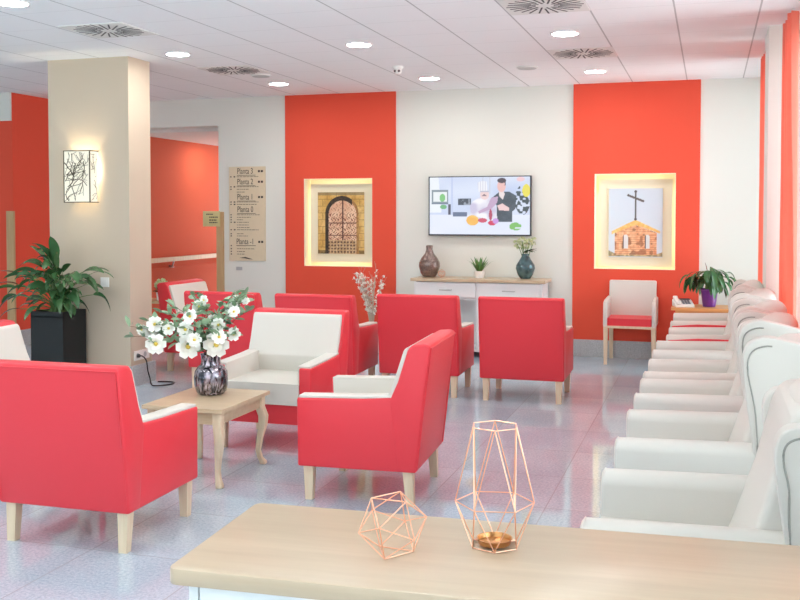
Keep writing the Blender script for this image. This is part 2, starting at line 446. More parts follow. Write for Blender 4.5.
# corner guards
def guard(name, lo, hi, label):
    bm = bmesh.new(); box(bm, lo, hi, .004, 2); tag(obj(name, bm, 'guard_wood'), label, 'corner guard', 'wooden corner guards')
guard('corner_guard', (-7.70, 9.36, 0), (-7.60, 9.389, 1.57), 'tall tan wooden guard on the red wall corner, left of the potted peace lily')
guard('corner_guard', (-5.69, BACK - .03, 0), (-5.60, BACK - .001, 1.56), 'narrow tan wooden guard on the corridor opening edge beside the floor directory')

# ------------------------------------------------------------------ ceiling fittings
def downlight_proto():
    t = thing('ceiling_downlight', '', 'ceiling light', group='round recessed downlights in the ceiling')
    bm = bmesh.new(); lathe(bm, [(.098, 0), (.112, 0), (.112, -.006), (.106, -.010), (.098, -.010), (.098, 0)], 36, cap=False); obj('trim_ring', bm, 'white_paint', t)
    bm = bmesh.new(); lathe(bm, [(.098, -.0005), (.098, -.006), (.09, -.008)], 36); obj('diffuser', bm, 'downlight', t)
    return t
DL = [(-4.37, 5.40, 'round lit downlight cut by the top left corner of the photo'),
      (-4.41, 7.56, 'round lit downlight just right of the column top'),
      (-4.40, 9.62, 'round lit downlight above the wall left of the left red panel'),
      (-2.75, 7.58, 'round lit downlight above the left red panel and nearer than the one over the television'),
      (-2.75, 9.69, 'round lit downlight on the ceiling close above the television wall'),
      (-1.075, 7.59, 'round lit downlight between the two slotted vents near the right red panel'),
      (-1.08, 9.70, 'round lit downlight right above the right red panel top edge')]
p0 = None
for x, y, lab in DL:
    if p0 is None:
        p0 = downlight_proto(); p0.location = (x, y, CEIL); p0['label'] = lab
    else: dup(p0, (x, y, CEIL), 0, lab)
for x in (-1.08, -2.75, -4.40, -6.05, -7.7):     # unseen lamps added overhead to brighten the room
    for y in (5.40, 3.30, 1.20, -.90):
        if (x, y) != (-4.40, 5.40): dup(p0, (x, y, CEIL), 0, 'added unseen downlight that brightens the room', 'unseen downlights added to brighten the room')
dup(p0, (-6.62, 12.65, 2.56), 0, 'round lit downlight inside the corridor beyond the opening')
def vent_proto():
    t = thing('ceiling_vent', '', 'air vent', group='square swirl air vents in the ceiling')
    bm = bmesh.new(); box(bm, (-.27, -.258, -.005), (.27, .258, 0), .002, 1); obj('face_plate', bm, 'vent', t)
    bm = bmesh.new()
    for k in range(24):
        a = 2 * PI * k / 24
        r0, r1 = (.06, .245) if k % 2 else (.10, .255)
        mt = Matrix.Rotation(a, 4, 'Z') @ Matrix.Translation((0, .012, 0))
        box(bm, (r0, -.006, -.0072), (r1, .006, -.0052), 0, mtx=mt)
    obj('slots', bm, 'slot', t)
    return t
v0 = None
for x, y, lab in ((-4.34, 6.44, 'square slotted swirl vent above the column'), (-4.40, 8.58, 'square slotted swirl vent seen past the right side of the column top'),
                  (-1.06, 6.53, 'large square slotted vent at the top edge of the photo'), (-1.06, 8.585, 'square slotted vent in front of the right red panel')):
    if v0 is None: v0 = vent_proto(); v0.location = (x, y, CEIL); v0['label'] = lab
    else: dup(v0, (x, y, CEIL), 0, lab)
for x, y, lab in ((-1.666, 9.25, 'flat grey ceiling disc left of the right red panel'), (-4.30, 8.98, 'flat grey ceiling disc beside the left vent past the column')):
    t = thing('ceiling_speaker', lab, 'ceiling disc', (x, y, CEIL))
    bm = bmesh.new(); lathe(bm, [(.10, 0), (.10, -.01), (.09, -.014)], 32); obj('rim', bm, 'vent', t)
    bm = bmesh.new(); lathe(bm, [(.088, -.012), (.086, -.0165), (.02, -.018)], 32); obj('grille', bm, 'sensor', t)
t = thing('smoke_detector', 'small white sensor with two dark eyes hanging from the ceiling tiles', 'detector', (-2.81, 8.82, CEIL))
bm = bmesh.new(); lathe(bm, [(.05, 0), (.05, -.02), (.042, -.03)], 24); obj('base', bm, 'plastic', t)
bm = bmesh.new(); lathe(bm, [(.034, -.028), (.036, -.055), (.025, -.075), (.01, -.08)], 24); obj('head', bm, 'plastic', t)
for s in (-1, 1):
    bm = bmesh.new(); bmesh.ops.create_uvsphere(bm, u_segments=12, v_segments=8, radius=.012, matrix=Matrix.Translation((s * .02, -.03, -.05))); obj('eye', bm, 'slot', t)

# ------------------------------------------------------------------ armchairs (front is +y)
def leg_bm(x, y, z1, w0=.05, w1=.034, lean=(0, 0)):
    bm = bmesh.new(); v = []
    for w, z, ox, oy in ((w1, 0.0, lean[0], lean[1]), (w0, z1, 0, 0)):
        v.append([bm.verts.new((x + ox + sx * w / 2, y + oy + sy * w / 2, z)) for sx, sy in ((-1, -1), (1, -1), (1, 1), (-1, 1))])
    A, B = v
    bm.faces.new(A[::-1]); bm.faces.new(B)
    for i in range(4): bm.faces.new((A[i], A[(i + 1) % 4], B[(i + 1) % 4], B[i]))
    bevel(bm, .004, 2); return bm

def armchair(label, loc, rz):
    t = thing('armchair', label, 'armchair', loc, rz, 'red and white leather armchairs')
    W = .345
    for x, y, ly in ((-W + .045, .05, -.012), (W - .045, .05, -.012), (-W + .045, .60, 0), (W - .045, .60, 0)):
        obj('leg', leg_bm(x, y, .19, .054, .040, (0, ly)), 'leg_wood', t)
    bm = bmesh.new(); box(bm, (-W + .07, .03, .185), (W - .07, .64, .315), .012, 3); obj('base', bm, 'red_leather', t)
    bm = bmesh.new(); box(bm, (-W + .085, .085, .312), (W - .085, .655, .45), .03, 4); obj('seat_cushion', bm, 'white_leather', t)
    arm = [(.02, .185), (.655, .185), (.66, .556), (.50, .560), (.30, .566), (.12, .578), (0.0, .59)]
    for s in (-1, 1):
        a, b = (s * W, s * (W - .082)) if s < 0 else (s * (W - .082), s * W)
        bm = bmesh.new(); prism(bm, arm, 'X', a, b, .012, 3); ar = obj('armrest', bm, 'red_leather', t)
        bm = bmesh.new()
        top = [(.648, .552), (.50, .558), (.30, .564), (.10, .577), (.10, .592), (.30, .580), (.50, .574), (.651, .570)]
        a2, b2 = (-W + .006, -W + .094) if s < 0 else (W - .094, W - .006)
        prism(bm, top, 'X', a2, b2, .006, 2)
        a3, b3 = (-W + .078, -W + .094) if s < 0 else (W - .094, W - .078)
        prism(bm, [(.64, .40), (.10, .40), (.10, .58), (.30, .572), (.50, .566), (.648, .56)], 'X', a3, b3, .004, 2)
        p = obj('armrest_pad', bm, 'white_leather', ar); p['label'] = 'white leather pad on the armrest'
    # back: leans to the rear, slightly narrower at the top
    prof = [(0.0, .185), (.10, .185), (.145, .56), (.10, .66), (.045, .835), (.02, .862), (-.055, .868), (-.078, .855), (-.035, .50)]
    bm = bmesh.new(); prism(bm, prof, 'X', -W - .002, W + .002, .014, 3, 20)
    obj('backrest', bm, 'red_leather', t)
    bm = bmesh.new()
    pad = [(.146, .43), (.168, .56), (.124, .66), (.070, .828), (.052, .846), (.03, .80), (.06, .45)]
    prism(bm, pad, 'X', -W + .012, W - .012, .008, 3, 20)
    p = obj('backrest_pad', bm, 'white_leather', t); p['label'] = 'white leather inner back'
    bm = bmesh.new()   # seam welt round the rear panel
    w = W - .008
    def rear(z): return (-.078 + (.855 - z) / .355 * .043 if z > .5 else -.035 + (.5 - z) / .315 * .035)
    path = [(-w, rear(.20) - .002, .20), (-w, rear(.5) - .002, .5), (-w, rear(.845) - .002, .845), (w, rear(.845) - .002, .845), (w, rear(.5) - .002, .5), (w, rear(.20) - .002, .20)]
    tube(bm, path, .0035, 6); obj('welt', bm, 'red_leather', t)
    return t

ac = armchair('nearest red armchair, seen from behind, at the left edge before the coffee table', (-2.835, 3.80, 0), R(1))
dup(ac, (-1.475, 5.215, 0), R(93.5), 'red armchair in the middle seen from its side, white seat facing the coffee table')
dup(ac, (-2.765, 6.40, 0), R(180.5), 'armchair facing the camera with white seat and back, just behind the flower table')
dup(ac, (-3.17, 7.66, 0), R(1), 'red armchair back behind the white-fronted one, in front of the left red panel')
dup(ac, (-2.33, 7.88, 0), R(1.8), 'red armchair seen from behind under the bronze vase end of the sideboard')
dup(ac, (-1.455, 7.88, 0), R(1), 'red armchair seen squarely from behind, nearest to the wooden side chair')
dup(ac, (-4.04, 7.66, 0), R(0), 'red armchair back partly covered by the white bouquet')
dup(ac, (-5.06, 8.74, 0), R(-92), 'white-fronted armchair turned sideways at the corridor opening, beyond the bouquet')
dup(ac, (-4.24, 4.88, 0), R(-85), 'armchair with white inner back at the left edge before the black planter')

# ------------------------------------------------------------------ wing chairs along the windows (front is +y, placed facing -x)
def wing_chair(label, loc, rz, red=False, low=False, wz=1.0, wy=1.0, group='cream wing armchairs in a row by the windows'):
    t = thing('wing_chair', label, 'wing chair', loc, rz, group)
    L = 'cream_leather'; W = .365; ay = .37
    for sx in (-1, 1):
        for y in (.31, -.33): obj('leg', leg_bm(sx * (W - .06), y, .14, .05, .036), 'leg_wood', t)
    bm = bmesh.new(); box(bm, (-W + .05, -.36, .13), (W - .05, .34, .31), .02, 3); obj('base', bm, L, t)
    bm = bmesh.new(); box(bm, (-W + .115, -.16, .30), (W - .115, .365, .45), .045, 5); obj('seat_cushion', bm, L, t)
    for s in (-1, 1):
        cx = s * (W - .058); hw = .058
        pts = [(cx - hw, .13), (cx + hw, .13)] + [(cx + hw * math.cos(a), .580 + .048 * math.sin(a)) for a in [PI * k / 10 for k in range(11)]]
        bm = bmesh.new(); prism(bm, pts, 'Y', -.36, ay, .016, 3, 40)
        # the arm dips gently towards the front
        for v in bm.verts:
            if v.co.z > .5: v.co.z -= .018 * max(0, (v.co.y - .05) / .3) ** 2
        a = obj('armrest', bm, L, t)
        bm = bmesh.new()   # welt outlining the front panel
        hw2 = hw - .004
        path = [(cx - hw2, ay - .012, .16)] + [(cx - hw2 * math.cos(q), ay - .012, .560 + .048 * math.sin(q)) for q in [PI * k / 10 for k in range(11)]] + [(cx + hw2, ay - .012, .16)]
        tube(bm, path, .004, 6); obj('welt', bm, L, a)
        if red:
            bm = bmesh.new(); x0 = cx + s * (hw - .004); x1 = cx + s * (hw + .010)
            prism(bm, [(-.34, .15), (ay - .02, .15), (ay - .02, .572), (.1, .592), (-.34, .592)], 'X', min(x0, x1), max(x0, x1), .004, 2)
            p = obj('outer_panel', bm, 'red_leather', a); p['label'] = 'red leather outer side panel'
        # wing
        if low: continue
        wx0, wx1 = (-W, -W + .085) if s < 0 else (W - .085, W)
        wing = smooth_path([(-.36, 0, .45), (-.20, 0, .50), (-.168, 0, .62), (-.140, 0, .80), (-.128, 0, .92), (-.150, 0, .985), (-.215, 0, 1.012), (-.30, 0, 1.0), (-.40, 0, .975), (-.43, 0, .95)], 4)
        for p in wing: p.x = -.43 + (p.x + .43) * (.8 if red else wy); p.z = .45 + (p.z - .45) * wz
        bm = bmesh.new(); prism(bm, [(p.x, p.z) for p in wing], 'X', wx0, wx1, .028, 4, 40)
        w = obj('wing', bm, L, t)
        bm = bmesh.new()
        for xx in (wx0 - .0005, wx1 + .0005):
            pth = [((xx), p.x + .004, p.z) for p in wing[6:26]]
            pth = [(x, y - .016 * 0, z) for x, y, z in pth]
            cxm = Vector((xx, -.30, .78))
            pth = [Vector(q) + (cxm - Vector(q)).normalized() * .034 for q in pth]
            tube(bm, pth, .0036, 6)
        obj('welt', bm, 'piping', w)
    back = [(-.16, .42), (-.24, .74), (-.29, .80), (-.38, .81), (-.42, .78), (-.40, .13), (-.33, .13)] if low else [(-.06, .42), (-.16, .70), (-.215, .93), (-.25, .975), (-.34, .985), (-.425, .95), (-.43, .80), (-.40, .13), (-.33, .13)]
    bm = bmesh.new(); prism(bm, back, 'X', -W + .06, W - .06, .03, 4, 20); obj('backrest', bm, L, t)
    if low: return t
    bm = bmesh.new()   # plump head cushion
    bmesh.ops.create_uvsphere(bm, u_segments=28, v_segments=18, radius=1)
    for v in bm.verts:
        x, y, z = v.co
        k = lambda q, e: math.copysign(abs(q) ** e, q)
        v.co = Vector((k(x, .55) * (W - .08), -.325 + k(y, .8) * .105 + (z * -.04), .90 + k(z, .8) * .125))
    obj('head_cushion', bm, L, t)
    return t

wing_chair('nearest cream wing chair, arms meeting the wooden sideboard edge', (0, 3.33, 0), R(90), wz=.88, wy=.82)
wing_chair('second cream wing chair from the foreground sideboard, piped wing at the right edge', (0, 4.47, 0), R(90), wz=1.08)
wc = None
for y, k, lab in ((5.46, .76, 'third cream wing chair counted from the foreground sideboard'), (6.22, .85, 'fourth cream wing chair counted from the foreground sideboard'), (7.18, .80, 'fifth and last all-cream wing chair before the red-sided ones')):
    if wc is None: wc = c_ = wing_chair(lab, (0, y, 0), R(90))
    else: c_ = dup(wc, (0, y, 0), R(90), lab)
    c_.scale = (k, 1, 1)
G2 = 'cream armchairs with red outer sides by the windows'
rw = wing_chair('cream wing chair with red outer sides, beyond the five all-cream ones', (.01, 8.08, 0), R(90), True, False, group=G2)
rw.scale = (.84, .88, 1)
r2 = wing_chair('low cream armchair with red outer sides, beside the telephone table', (-.01, 9.18, 0), R(90), True, True, group=G2); r2.scale = (1.15, .84, 1)

# ------------------------------------------------------------------ upholstered side chair at the right red panel
t = thing('side_chair', 'white upholstered chair with wooden legs and red seat against the right red panel', 'chair', (-.77, 10.37, 0), R(180))
W = .262
for sx in (-1, 1):
    bm = leg_bm(sx * (W - .025), .215, .40, .045, .032); obj('leg', bm, 'leg_wood', t)
    bm = leg_bm(sx * (W - .04), -.21, .40, .045, .034, (0, -.03)); obj('leg', bm, 'leg_wood', t)
    bm = bmesh.new()
    prism(bm, [(-.22, .385), (.245, .385), (.245, .60), (.225, .645), (.15, .66), (-.22, .672)], 'X', min(sx * W, sx * (W - .042)), max(sx * W, sx * (W - .042)), .014, 3)
    obj('armrest', bm, 'white_leather', t)
bm = bmesh.new(); box(bm, (-W + .01, -.2, .375), (W - .01, .24, .40), .006, 2); obj('seat_frame', bm, 'leg_wood', t)
bm = bmesh.new(); box(bm, (-W + .044, -.19, .40), (W - .044, .235, .475), .022, 4); obj('seat_cushion', bm, 'red_leather', t)
bm = bmesh.new(); prism(bm, [(-.14, .40), (-.20, .838), (-.265, .838), (-.22, .40)], 'X', -W + .02, W - .02, .016, 3); obj('backrest', bm, 'white_leather', t)

# ------------------------------------------------------------------ coffee table
t = thing('coffee_table', 'pale wooden coffee table with curved legs carrying the bouquet vase', 'table', (-2.84, 5.19, 0))
bm = bmesh.new(); box(bm, (-.255, -.315, .428), (.255, .315, .45), .008, 3); obj('tabletop', bm, 'table_wood', t)
bm = bmesh.new()
for s in (-1, 1):
    box(bm, (-.22, s * .27 - .01, .355), (.22, s * .27 + .01, .43), .002, 1)
    box(bm, (s * .21 - .01, -.28, .355), (s * .21 + .01, .28, .43), .002, 1)
obj('apron', bm, 'table_wood', t)
def cabriole(sx, sy):
    bm = bmesh.new(); rings = []
    prof = [(.43, 0, .052), (.36, 0, .05), (.30, .016, .050), (.24, .014, .044), (.16, 0, .034), (.09, -.008, .028), (.045, 0, .03), (.018, .014, .038), (0, .016, .036)]
    for z, o, w in prof:
        cx, cy = sx * (.208 + o), sy * (.268 + o)
        rings.append([bm.verts.new((cx + a * w / 2, cy + b * w / 2, z)) for a, b in ((-1, -1), (1, -1), (1, 1), (-1, 1))])
    for A, B in zip(rings, rings[1:]):
        for i in range(4): bm.faces.new((A[i], B[i], B[(i + 1) % 4], A[(i + 1) % 4]))
    bm.faces.new(rings[0]); bm.faces.new(rings[-1][::-1])
    bmesh.ops.recalc_face_normals(bm, faces=bm.faces)
    bevel(bm, .005, 2, 50); return bm
for sx in (-1, 1):
    for sy in (-1, 1): obj('leg', cabriole(sx, sy), 'leg_wood', t, 60)
# hammered vase and bouquet
VX, VY = -2.88, 5.30
bm = bmesh.new(); lathe(bm, [(.06, 0), (.078, .004), (.092, .02), (.101, .06), (.103, .10), (.098, .14), (.080, .168), (.062, .182), (.058, .20), (.060, .232), (.066, .245), (.061, .244), (.054, .20), (.07, .165), (.09, .12), (.088, .03), (.05, .012)], 40)
tag(obj('glass_vase', bm, 'smoky', loc=(VX, VY, .4505)), 'smoky mottled glass vase standing on the coffee table', 'vase')
rnd = random.Random(7)
bq = thing('bouquet', 'bouquet of white blossoms and grey-green leaves in the smoky vase', 'flowers', (VX, VY, .70))
def px(x, y): return Vector(((-3.427 + (x - 137) * .00694 - VX + .02) * .95, 0, (1.083 - (y - 290) * .0062 - (241 - x) * .0002 - .70) * .98))
FL = [(197, 343, .058), (222, 341, .062), (170, 339, .05), (152, 330, .05), (164, 321, .04), (198, 305, .036), (206, 312, .036), (232, 300, .03), (237, 308, .038), (242, 309, .03),
      (195, 326, .04), (225, 322, .035), (230, 333, .036), (237, 332, .034), (208, 335, .035), (178, 325, .034), (142, 328, .026), (214, 318, .03), (246, 300, .02), (186, 333, .036), (202, 299, .026), (218, 328, .034), (182, 345, .03)]
stems = bmesh.new(); lv = bmesh.new(); blossoms = []
for i, (x, y, r) in enumerate(FL):
    r *= 1.2; p = px(x, y); p.y = rnd.uniform(-.16, .06) if r > .04 else rnd.uniform(-.13, .14)
    b0 = Vector((rnd.uniform(-.02, .02), rnd.uniform(-.02, .02), -.02))
    mid = Vector((p.x * .35, p.y * .4, max(.08, p.z * .75 + .05)))
    path = bez(b0, mid, p, 9)
    tube(stems, [Vector(b0) + Vector((0, 0, -.16))] + path, .0032, 5, .0018)
    for k in range(3, 10):
        for q in range(2):
            d = Vector((rnd.uniform(-1, 1) + p.x * 1.2, rnd.uniform(-1, 1), rnd.uniform(-.2, 1)))
            leaf(lv, path[k], d, rnd.uniform(.05, .085), rnd.uniform(.026, .042), .5, .2, 5, rnd.uniform(-1, 1))
    fd = (Vector((.35, -1, .15)) + Vector((rnd.uniform(-.5, .5), rnd.uniform(-.2, .3), rnd.uniform(-.3, .5)))).normalized()
    blossoms.append((p, r, fd))
for x, y in ((130, 324), (241, 290), (250, 309), (190, 294), (250, 292), (160, 311), (137, 334), (183, 303), (219, 300), (175, 312), (150, 318)):
    p = px(x, y); p.y = rnd.uniform(-.1, .1)
    path = bez((0, 0, -.02), (p.x * .4, p.y * .4, max(.1, p.z * .8)), p, 9)
    tube(stems, path, .0028, 5, .0012)
    for k in range(3, 10):
        for q in range(2):
            leaf(lv, path[k], (rnd.uniform(-1, 1) + p.x, rnd.uniform(-1, 1), rnd.uniform(-.1, 1)), rnd.uniform(.05, .08), rnd.uniform(.025, .04), .4, .2, 5, rnd.uniform(-1, 1))
obj('stems', stems, 'stem_brown', bq); obj('leaves', lv, 'leaf_grey', bq)
def blossom_mesh(r, npet=6):
    bm = bmesh.new()
    for ring, (n, tilt, sc_) in enumerate(((npet, .45, 1.0), (npet - 1, .95, .72))):
        for k in range(n):
            a = 2 * PI * k / n + ring * .5
            d = Vector((math.cos(a) * math.cos(tilt), math.sin(a) * math.cos(tilt), math.sin(tilt)))
            leaf(bm, (math.cos(a) * r * .08, math.sin(a) * r * .08, 0), d, r * sc_ * 1.0, r * sc_ * 1.0, .6, .22, 5, 0, 1)
    return bm
for p, r, fd in blossoms:
    f = obj('blossom', blossom_mesh(r), 'petal', bq)
    f.location = p; f.rotation_mode = 'QUATERNION'; f.rotation_quaternion = fd.to_track_quat('Z', 'Y')
    if r > .03:
        bm = bmesh.new(); bmesh.ops.create_icosphere(bm, subdivisions=2, radius=r * .2, matrix=Matrix.Translation((0, 0, r * .25))); c = obj('blossom_centre', bm, 'pollen', f)

# ------------------------------------------------------------------ foreground sideboard with wire decorations
S = thing('sideboard', 'white foreground sideboard with pale wooden top carrying copper wire ornaments', 'sideboard', (-1.03, 1.705, 0), R(3))
bm = bmesh.new(); c_ = .022
pl = [(cx + c_ * math.cos(a), cy + c_ * math.sin(a)) for cx, cy, a0 in ((1.50 - c_, .462 - c_, 0), (c_, .462 - c_, PI / 2), (c_, c_, PI), (1.50 - c_, c_, 1.5 * PI)) for a in [a0 + PI / 2 * k / 6 for k in range(7)]]
prism(bm, pl, 'Z', .806, .84, .004, 2, 40); obj('top', bm, 'top_wood', S)
bm = bmesh.new(); box(bm, (.035, .03, .06), (.055, .44, .808), .002, 1); box(bm, (1.445, .03, .06), (1.465, .44, .808), .002, 1); box(bm, (.74, .04, .06), (.76, .43, .808), .002, 1)
box(bm, (.035, .42, .06), (1.465, .44, .808)); box(bm, (.035, .03, .06), (1.465, .44, .09)); box(bm, (.035, .05, .60), (1.465, .43, .62)); obj('body', bm, 'white_paint', S)
for x0 in (.062, .765):
    bm = bmesh.new(); box(bm, (x0, .022, .63), (x0 + .67, .042, .80), .003, 2); d = obj('drawer', bm, 'white_paint', S)
    bm = bmesh.new(); tube(bm, [(x0 + .27, .021, .715), (x0 + .27, .0, .715), (x0 + .40, .0, .715), (x0 + .40, .021, .715)], .005, 8); obj('handle', bm, 'metal', d)
for x in (.05, 1.45):
    for y in (.06, .41): obj('foot', leg_bm(x, y, .06, .04, .034), 'white_paint', S)

def wires(bm, V, E, r, n=8):
    for a, b in E: tube(bm, [V[a], V[b]], r, n)
    for v in V: bmesh.ops.create_icosphere(bm, subdivisions=1, radius=r * 1.15, matrix=Matrix.Translation(v))
t = thing('candle_holder', 'tall copper wire candle lantern on the foreground sideboard', 'candle holder', (-.432, 2.035, .840), R(12))
V = []; E = []
def ring(r, z, off):
    for k in range(6): V.append(Vector((r * math.cos(off + k * PI / 3), r * math.sin(off + k * PI / 3), z)))
ring(.053, .002, PI / 6); ring(.084, .094, 0); ring(.052, .257, PI / 6)
for k in range(6):
    for b in (0, 6, 12): E.append((b + k, b + (k + 1) % 6))
    E += [(k, 6 + k), (k, 6 + (k + 1) % 6), (12 + k, 6 + k), (12 + k, 6 + (k + 1) % 6)]
bm = bmesh.new(); wires(bm, V, E, .0013); obj('wire_frame', bm, 'copper', t)
bm = bmesh.new()
for a in range(3): tube(bm, [V[a * 2] + Vector((0, 0, .001)), Vector((0, 0, .003))], .0014, 6)
obj('crossbars', bm, 'copper', t)
bm = bmesh.new(); lathe(bm, [(.030, .004), (.034, .005), (.037, .015), (.0385, .017), (.036, .0165), (.033, .008), (.005, .007)], 32); obj('candle_cup', bm, 'brass', t)
# icosahedron
bm0 = bmesh.new(); bmesh.ops.create_icosphere(bm0, subdivisions=1, radius=.073)
bm0.verts.ensure_lookup_table(); bm0.faces.ensure_lookup_table()
q = bm0.faces[0].normal.rotation_difference(Vector((0, 0, -1))).to_matrix().to_4x4(); bm0.transform(Matrix.Rotation(R(38), 4, 'Z') @ q)
zm = min(v.co.z for v in bm0.verts)
V = [v.co.copy() - Vector((0, 0, zm - .0016)) for v in bm0.verts]; E = [(e.verts[0].index, e.verts[1].index) for e in bm0.edges]; bm0.free()
bm = bmesh.new(); wires(bm, V, E, .0014)
tag(obj('wire_ornament', bm, 'copper', loc=(-.625, 1.925, .840)), 'small faceted copper wire ornament beside the taller lantern', 'ornament')

# ------------------------------------------------------------------ back sideboard and the things on it
S = thing('sideboard', 'white two-drawer sideboard with wooden top below the television', 'sideboard', (-3.105, 10.19, 0))
bm = bmesh.new(); box(bm, (0, 0, .808), (1.47, .432, .84), .006, 2); obj('top', bm, 'table_wood', S)
bm = bmesh.new()
for x in (.035, .725, 1.415): box(bm, (x, .025, 0.06), (x + .022, .43, .808), .002, 1)
box(bm, (.035, .42, .06), (1.437, .43, .808)); box(bm, (.035, .03, .06), (1.437, .42, .085)); box(bm, (.035, .03, .615), (1.437, .42, .632)); obj('body', bm, 'white_paint', S)
for x0, x1 in ((.06, .722), (.75, 1.412)):
    bm = bmesh.new(); box(bm, (x0, .018, .64), (x1, .038, .80), .003, 2); d = obj('drawer', bm, 'white_paint', S)
    c = (x0 + x1) / 2
    bm = bmesh.new(); tube(bm, [(c - .065, .02, .72), (c - .065, -.004, .72), (c + .065, -.004, .72), (c + .065, .02, .72)], .006, 8); obj('handle', bm, 'metal', d)
for x in (.046, 1.426):
    for y in (.06, .40): obj('foot', leg_bm(x, y, .06, .04, .034), 'white_paint', S)
bm = bmesh.new(); lathe(bm, [(.05, 0), (.07, .004), (.10, .05), (.118, .12), (.115, .16), (.09, .21), (.05, .26), (.036, .30), (.037, .345), (.031, .35), (.028, .30), (.04, .25), (.02, .2)], 40)
tag(obj('bottle_vase', bm, 'bronze_vase', loc=(-2.955, 10.42, .8405)), 'brown bottle-shaped vase on the left end of the back sideboard', 'vase')
bm = bmesh.new(); lathe(bm, [(.04, 0), (.055, .004), (.085, .05), (.104, .115), (.098, .15), (.06, .21), (.036, .25), (.038, .27), (.033, .268), (.03, .25), (.04, .22)], 36)
tag(obj('glass_vase', bm, 'teal_vase', loc=(-1.885, 10.42, .8405)), 'dark teal rounded vase on the right end of the back sideboard', 'vase')
t = thing('flower_bunch', 'pale white flower heads with dark leaves in the teal vase', 'flowers', (-1.885, 10.42, 1.10))
rnd = random.Random(3); st = bmesh.new(); lv = bmesh.new()
HD = [(-.10, .03, .12), (-.03, -.04, .15), (.04, .0, .13), (.09, .02, .145), (-.06, .05, .08), (.0, .04, .10)]
for x, y, z in HD: tube(st, bez((x * .2, y * .2, -.12), (x * .4, y * .4, .04), (x, y, z), 6), .004, 6)
for k in range(7): leaf(lv, (rnd.uniform(-.02, .02), -.02, .02), (rnd.uniform(.2, 1), rnd.uniform(-.8, .2), .5), .14, .05, .9, .2)
obj('stems', st, 'stem_green', t); obj('leaves', lv, 'leaf', t)
for x, y, z in HD:
    bm = bmesh.new()
    for k in range(26):
        d = Vector((rnd.gauss(0, 1), rnd.gauss(0, 1), rnd.gauss(.3, 1))).normalized()
        leaf(bm, d * .022, d, .028, .026, .2, .3, 3, rnd.uniform(0, 3))
    obj('flower_head', bm, 'bud_green', t, loc=(x, y, z))
def pot_plant(label, loc, pot_prof, pot_mat, leaves, soil_r, soil_z, cat='plant', name='potted_plant', leafm='leaf', stems=None):
    t = thing(name, label, cat, loc)
    bm = bmesh.new(); lathe(bm, pot_prof, 32); obj('pot', bm, pot_mat, t)
    bm = bmesh.new(); lathe(bm, [(soil_r, soil_z - .02), (soil_r, soil_z), (soil_r * .3, soil_z + .006)], 24); obj('soil', bm, 'soil', t)
    obj('foliage', leaves, leafm, t)
    if stems: obj('stems', stems, 'stem_green', t)
    return t
rnd = random.Random(11); lv = bmesh.new()
for k in range(34):
    a = rnd.uniform(0, 2 * PI); tl = rnd.uniform(.1, .8)
    leaf(lv, (.02 * math.cos(a), .02 * math.sin(a), .065), (math.cos(a) * tl, math.sin(a) * tl, 1), rnd.uniform(.10, .19), rnd.uniform(.02, .03), rnd.uniform(.1, .8), .25, 6)
pot_plant('small green plant in a white pot in the middle of the back sideboard', (-2.385, 10.40, .8405), [(.045, 0), (.05, .003), (.060, .078), (.055, .078), (.05, .05)], 'plastic', lv, .053, .066, leafm='leaf_light')
bm = bmesh.new(); bm0 = bmesh.new(); bmesh.ops.create_icosphere(bm0, subdivisions=1, radius=.045); q = None
zm = min(v.co.z for v in bm0.verts); V = [v.co - Vector((0, 0, zm - .002)) for v in bm0.verts]; E = [(e.verts[0].index, e.verts[1].index) for e in bm0.edges]
wires(bm, V, E, .0018, 5); bm0.free()
tag(obj('wire_ornament', bm, 'copper', loc=(-2.79, 10.33, .8402)), 'tiny copper wire ornament beside the brown bottle vase', 'ornament')

# ------------------------------------------------------------------ painting helper: colours of a print or screen per grid vertex
def paint(name, w, h, nx, ny, fn, m, parent, loc):
    me = bpy.data.meshes.new(name)
    vs = [(w * (i / nx - .5), 0, h * (j / ny - .5)) for j in range(ny + 1) for i in range(nx + 1)]
    fs = [(j * (nx + 1) + i, j * (nx + 1) + i + 1, (j + 1) * (nx + 1) + i + 1, (j + 1) * (nx + 1) + i) for j in range(ny) for i in range(nx)]
    me.from_pydata(vs, [], fs)
    ca = me.color_attributes.new('paint', 'FLOAT_COLOR', 'POINT')
    for j in range(ny + 1):
        for i in range(nx + 1):
            ca.data[j * (nx + 1) + i].color = srgb(*fn(i / nx, 1 - j / ny))
    o = bpy.data.objects.new(name, me); COL.objects.link(o); me.materials.append(M[m]); o.parent = parent; o.location = loc
    return o
def inpoly(u, v, P):
    c = False; n = len(P)
    for i in range(n):
        x0, y0 = P[i]; x1, y1 = P[i - 1]
        if (y0 > v) != (y1 > v) and u < (x1 - x0) * (v - y0) / (y1 - y0) + x0: c = not c
    return c
def ell(u, v, cx, cy, rx, ry): return ((u - cx) / rx) ** 2 + ((v - cy) / ry) ** 2 < 1
def hsh(a, b, s=0):
    q = math.sin(a * 127.1 + b * 311.7 + s * 74.7) * 43758.5453
    return q - math.floor(q)
def vn(x, y, s=0):
    i, j = math.floor(x), math.floor(y); fx, fy = x - i, y - j
    fx = fx * fx * (3 - 2 * fx); fy = fy * fy * (3 - 2 * fy)
    a = hsh(i, j, s) * (1 - fx) + hsh(i + 1, j, s) * fx; b = hsh(i, j + 1, s) * (1 - fx) + hsh(i + 1, j + 1, s) * fx
    return a * (1 - fy) + b * fy
def mixc(a, b, t): return tuple(a[i] + (b[i] - a[i]) * t for i in range(3))

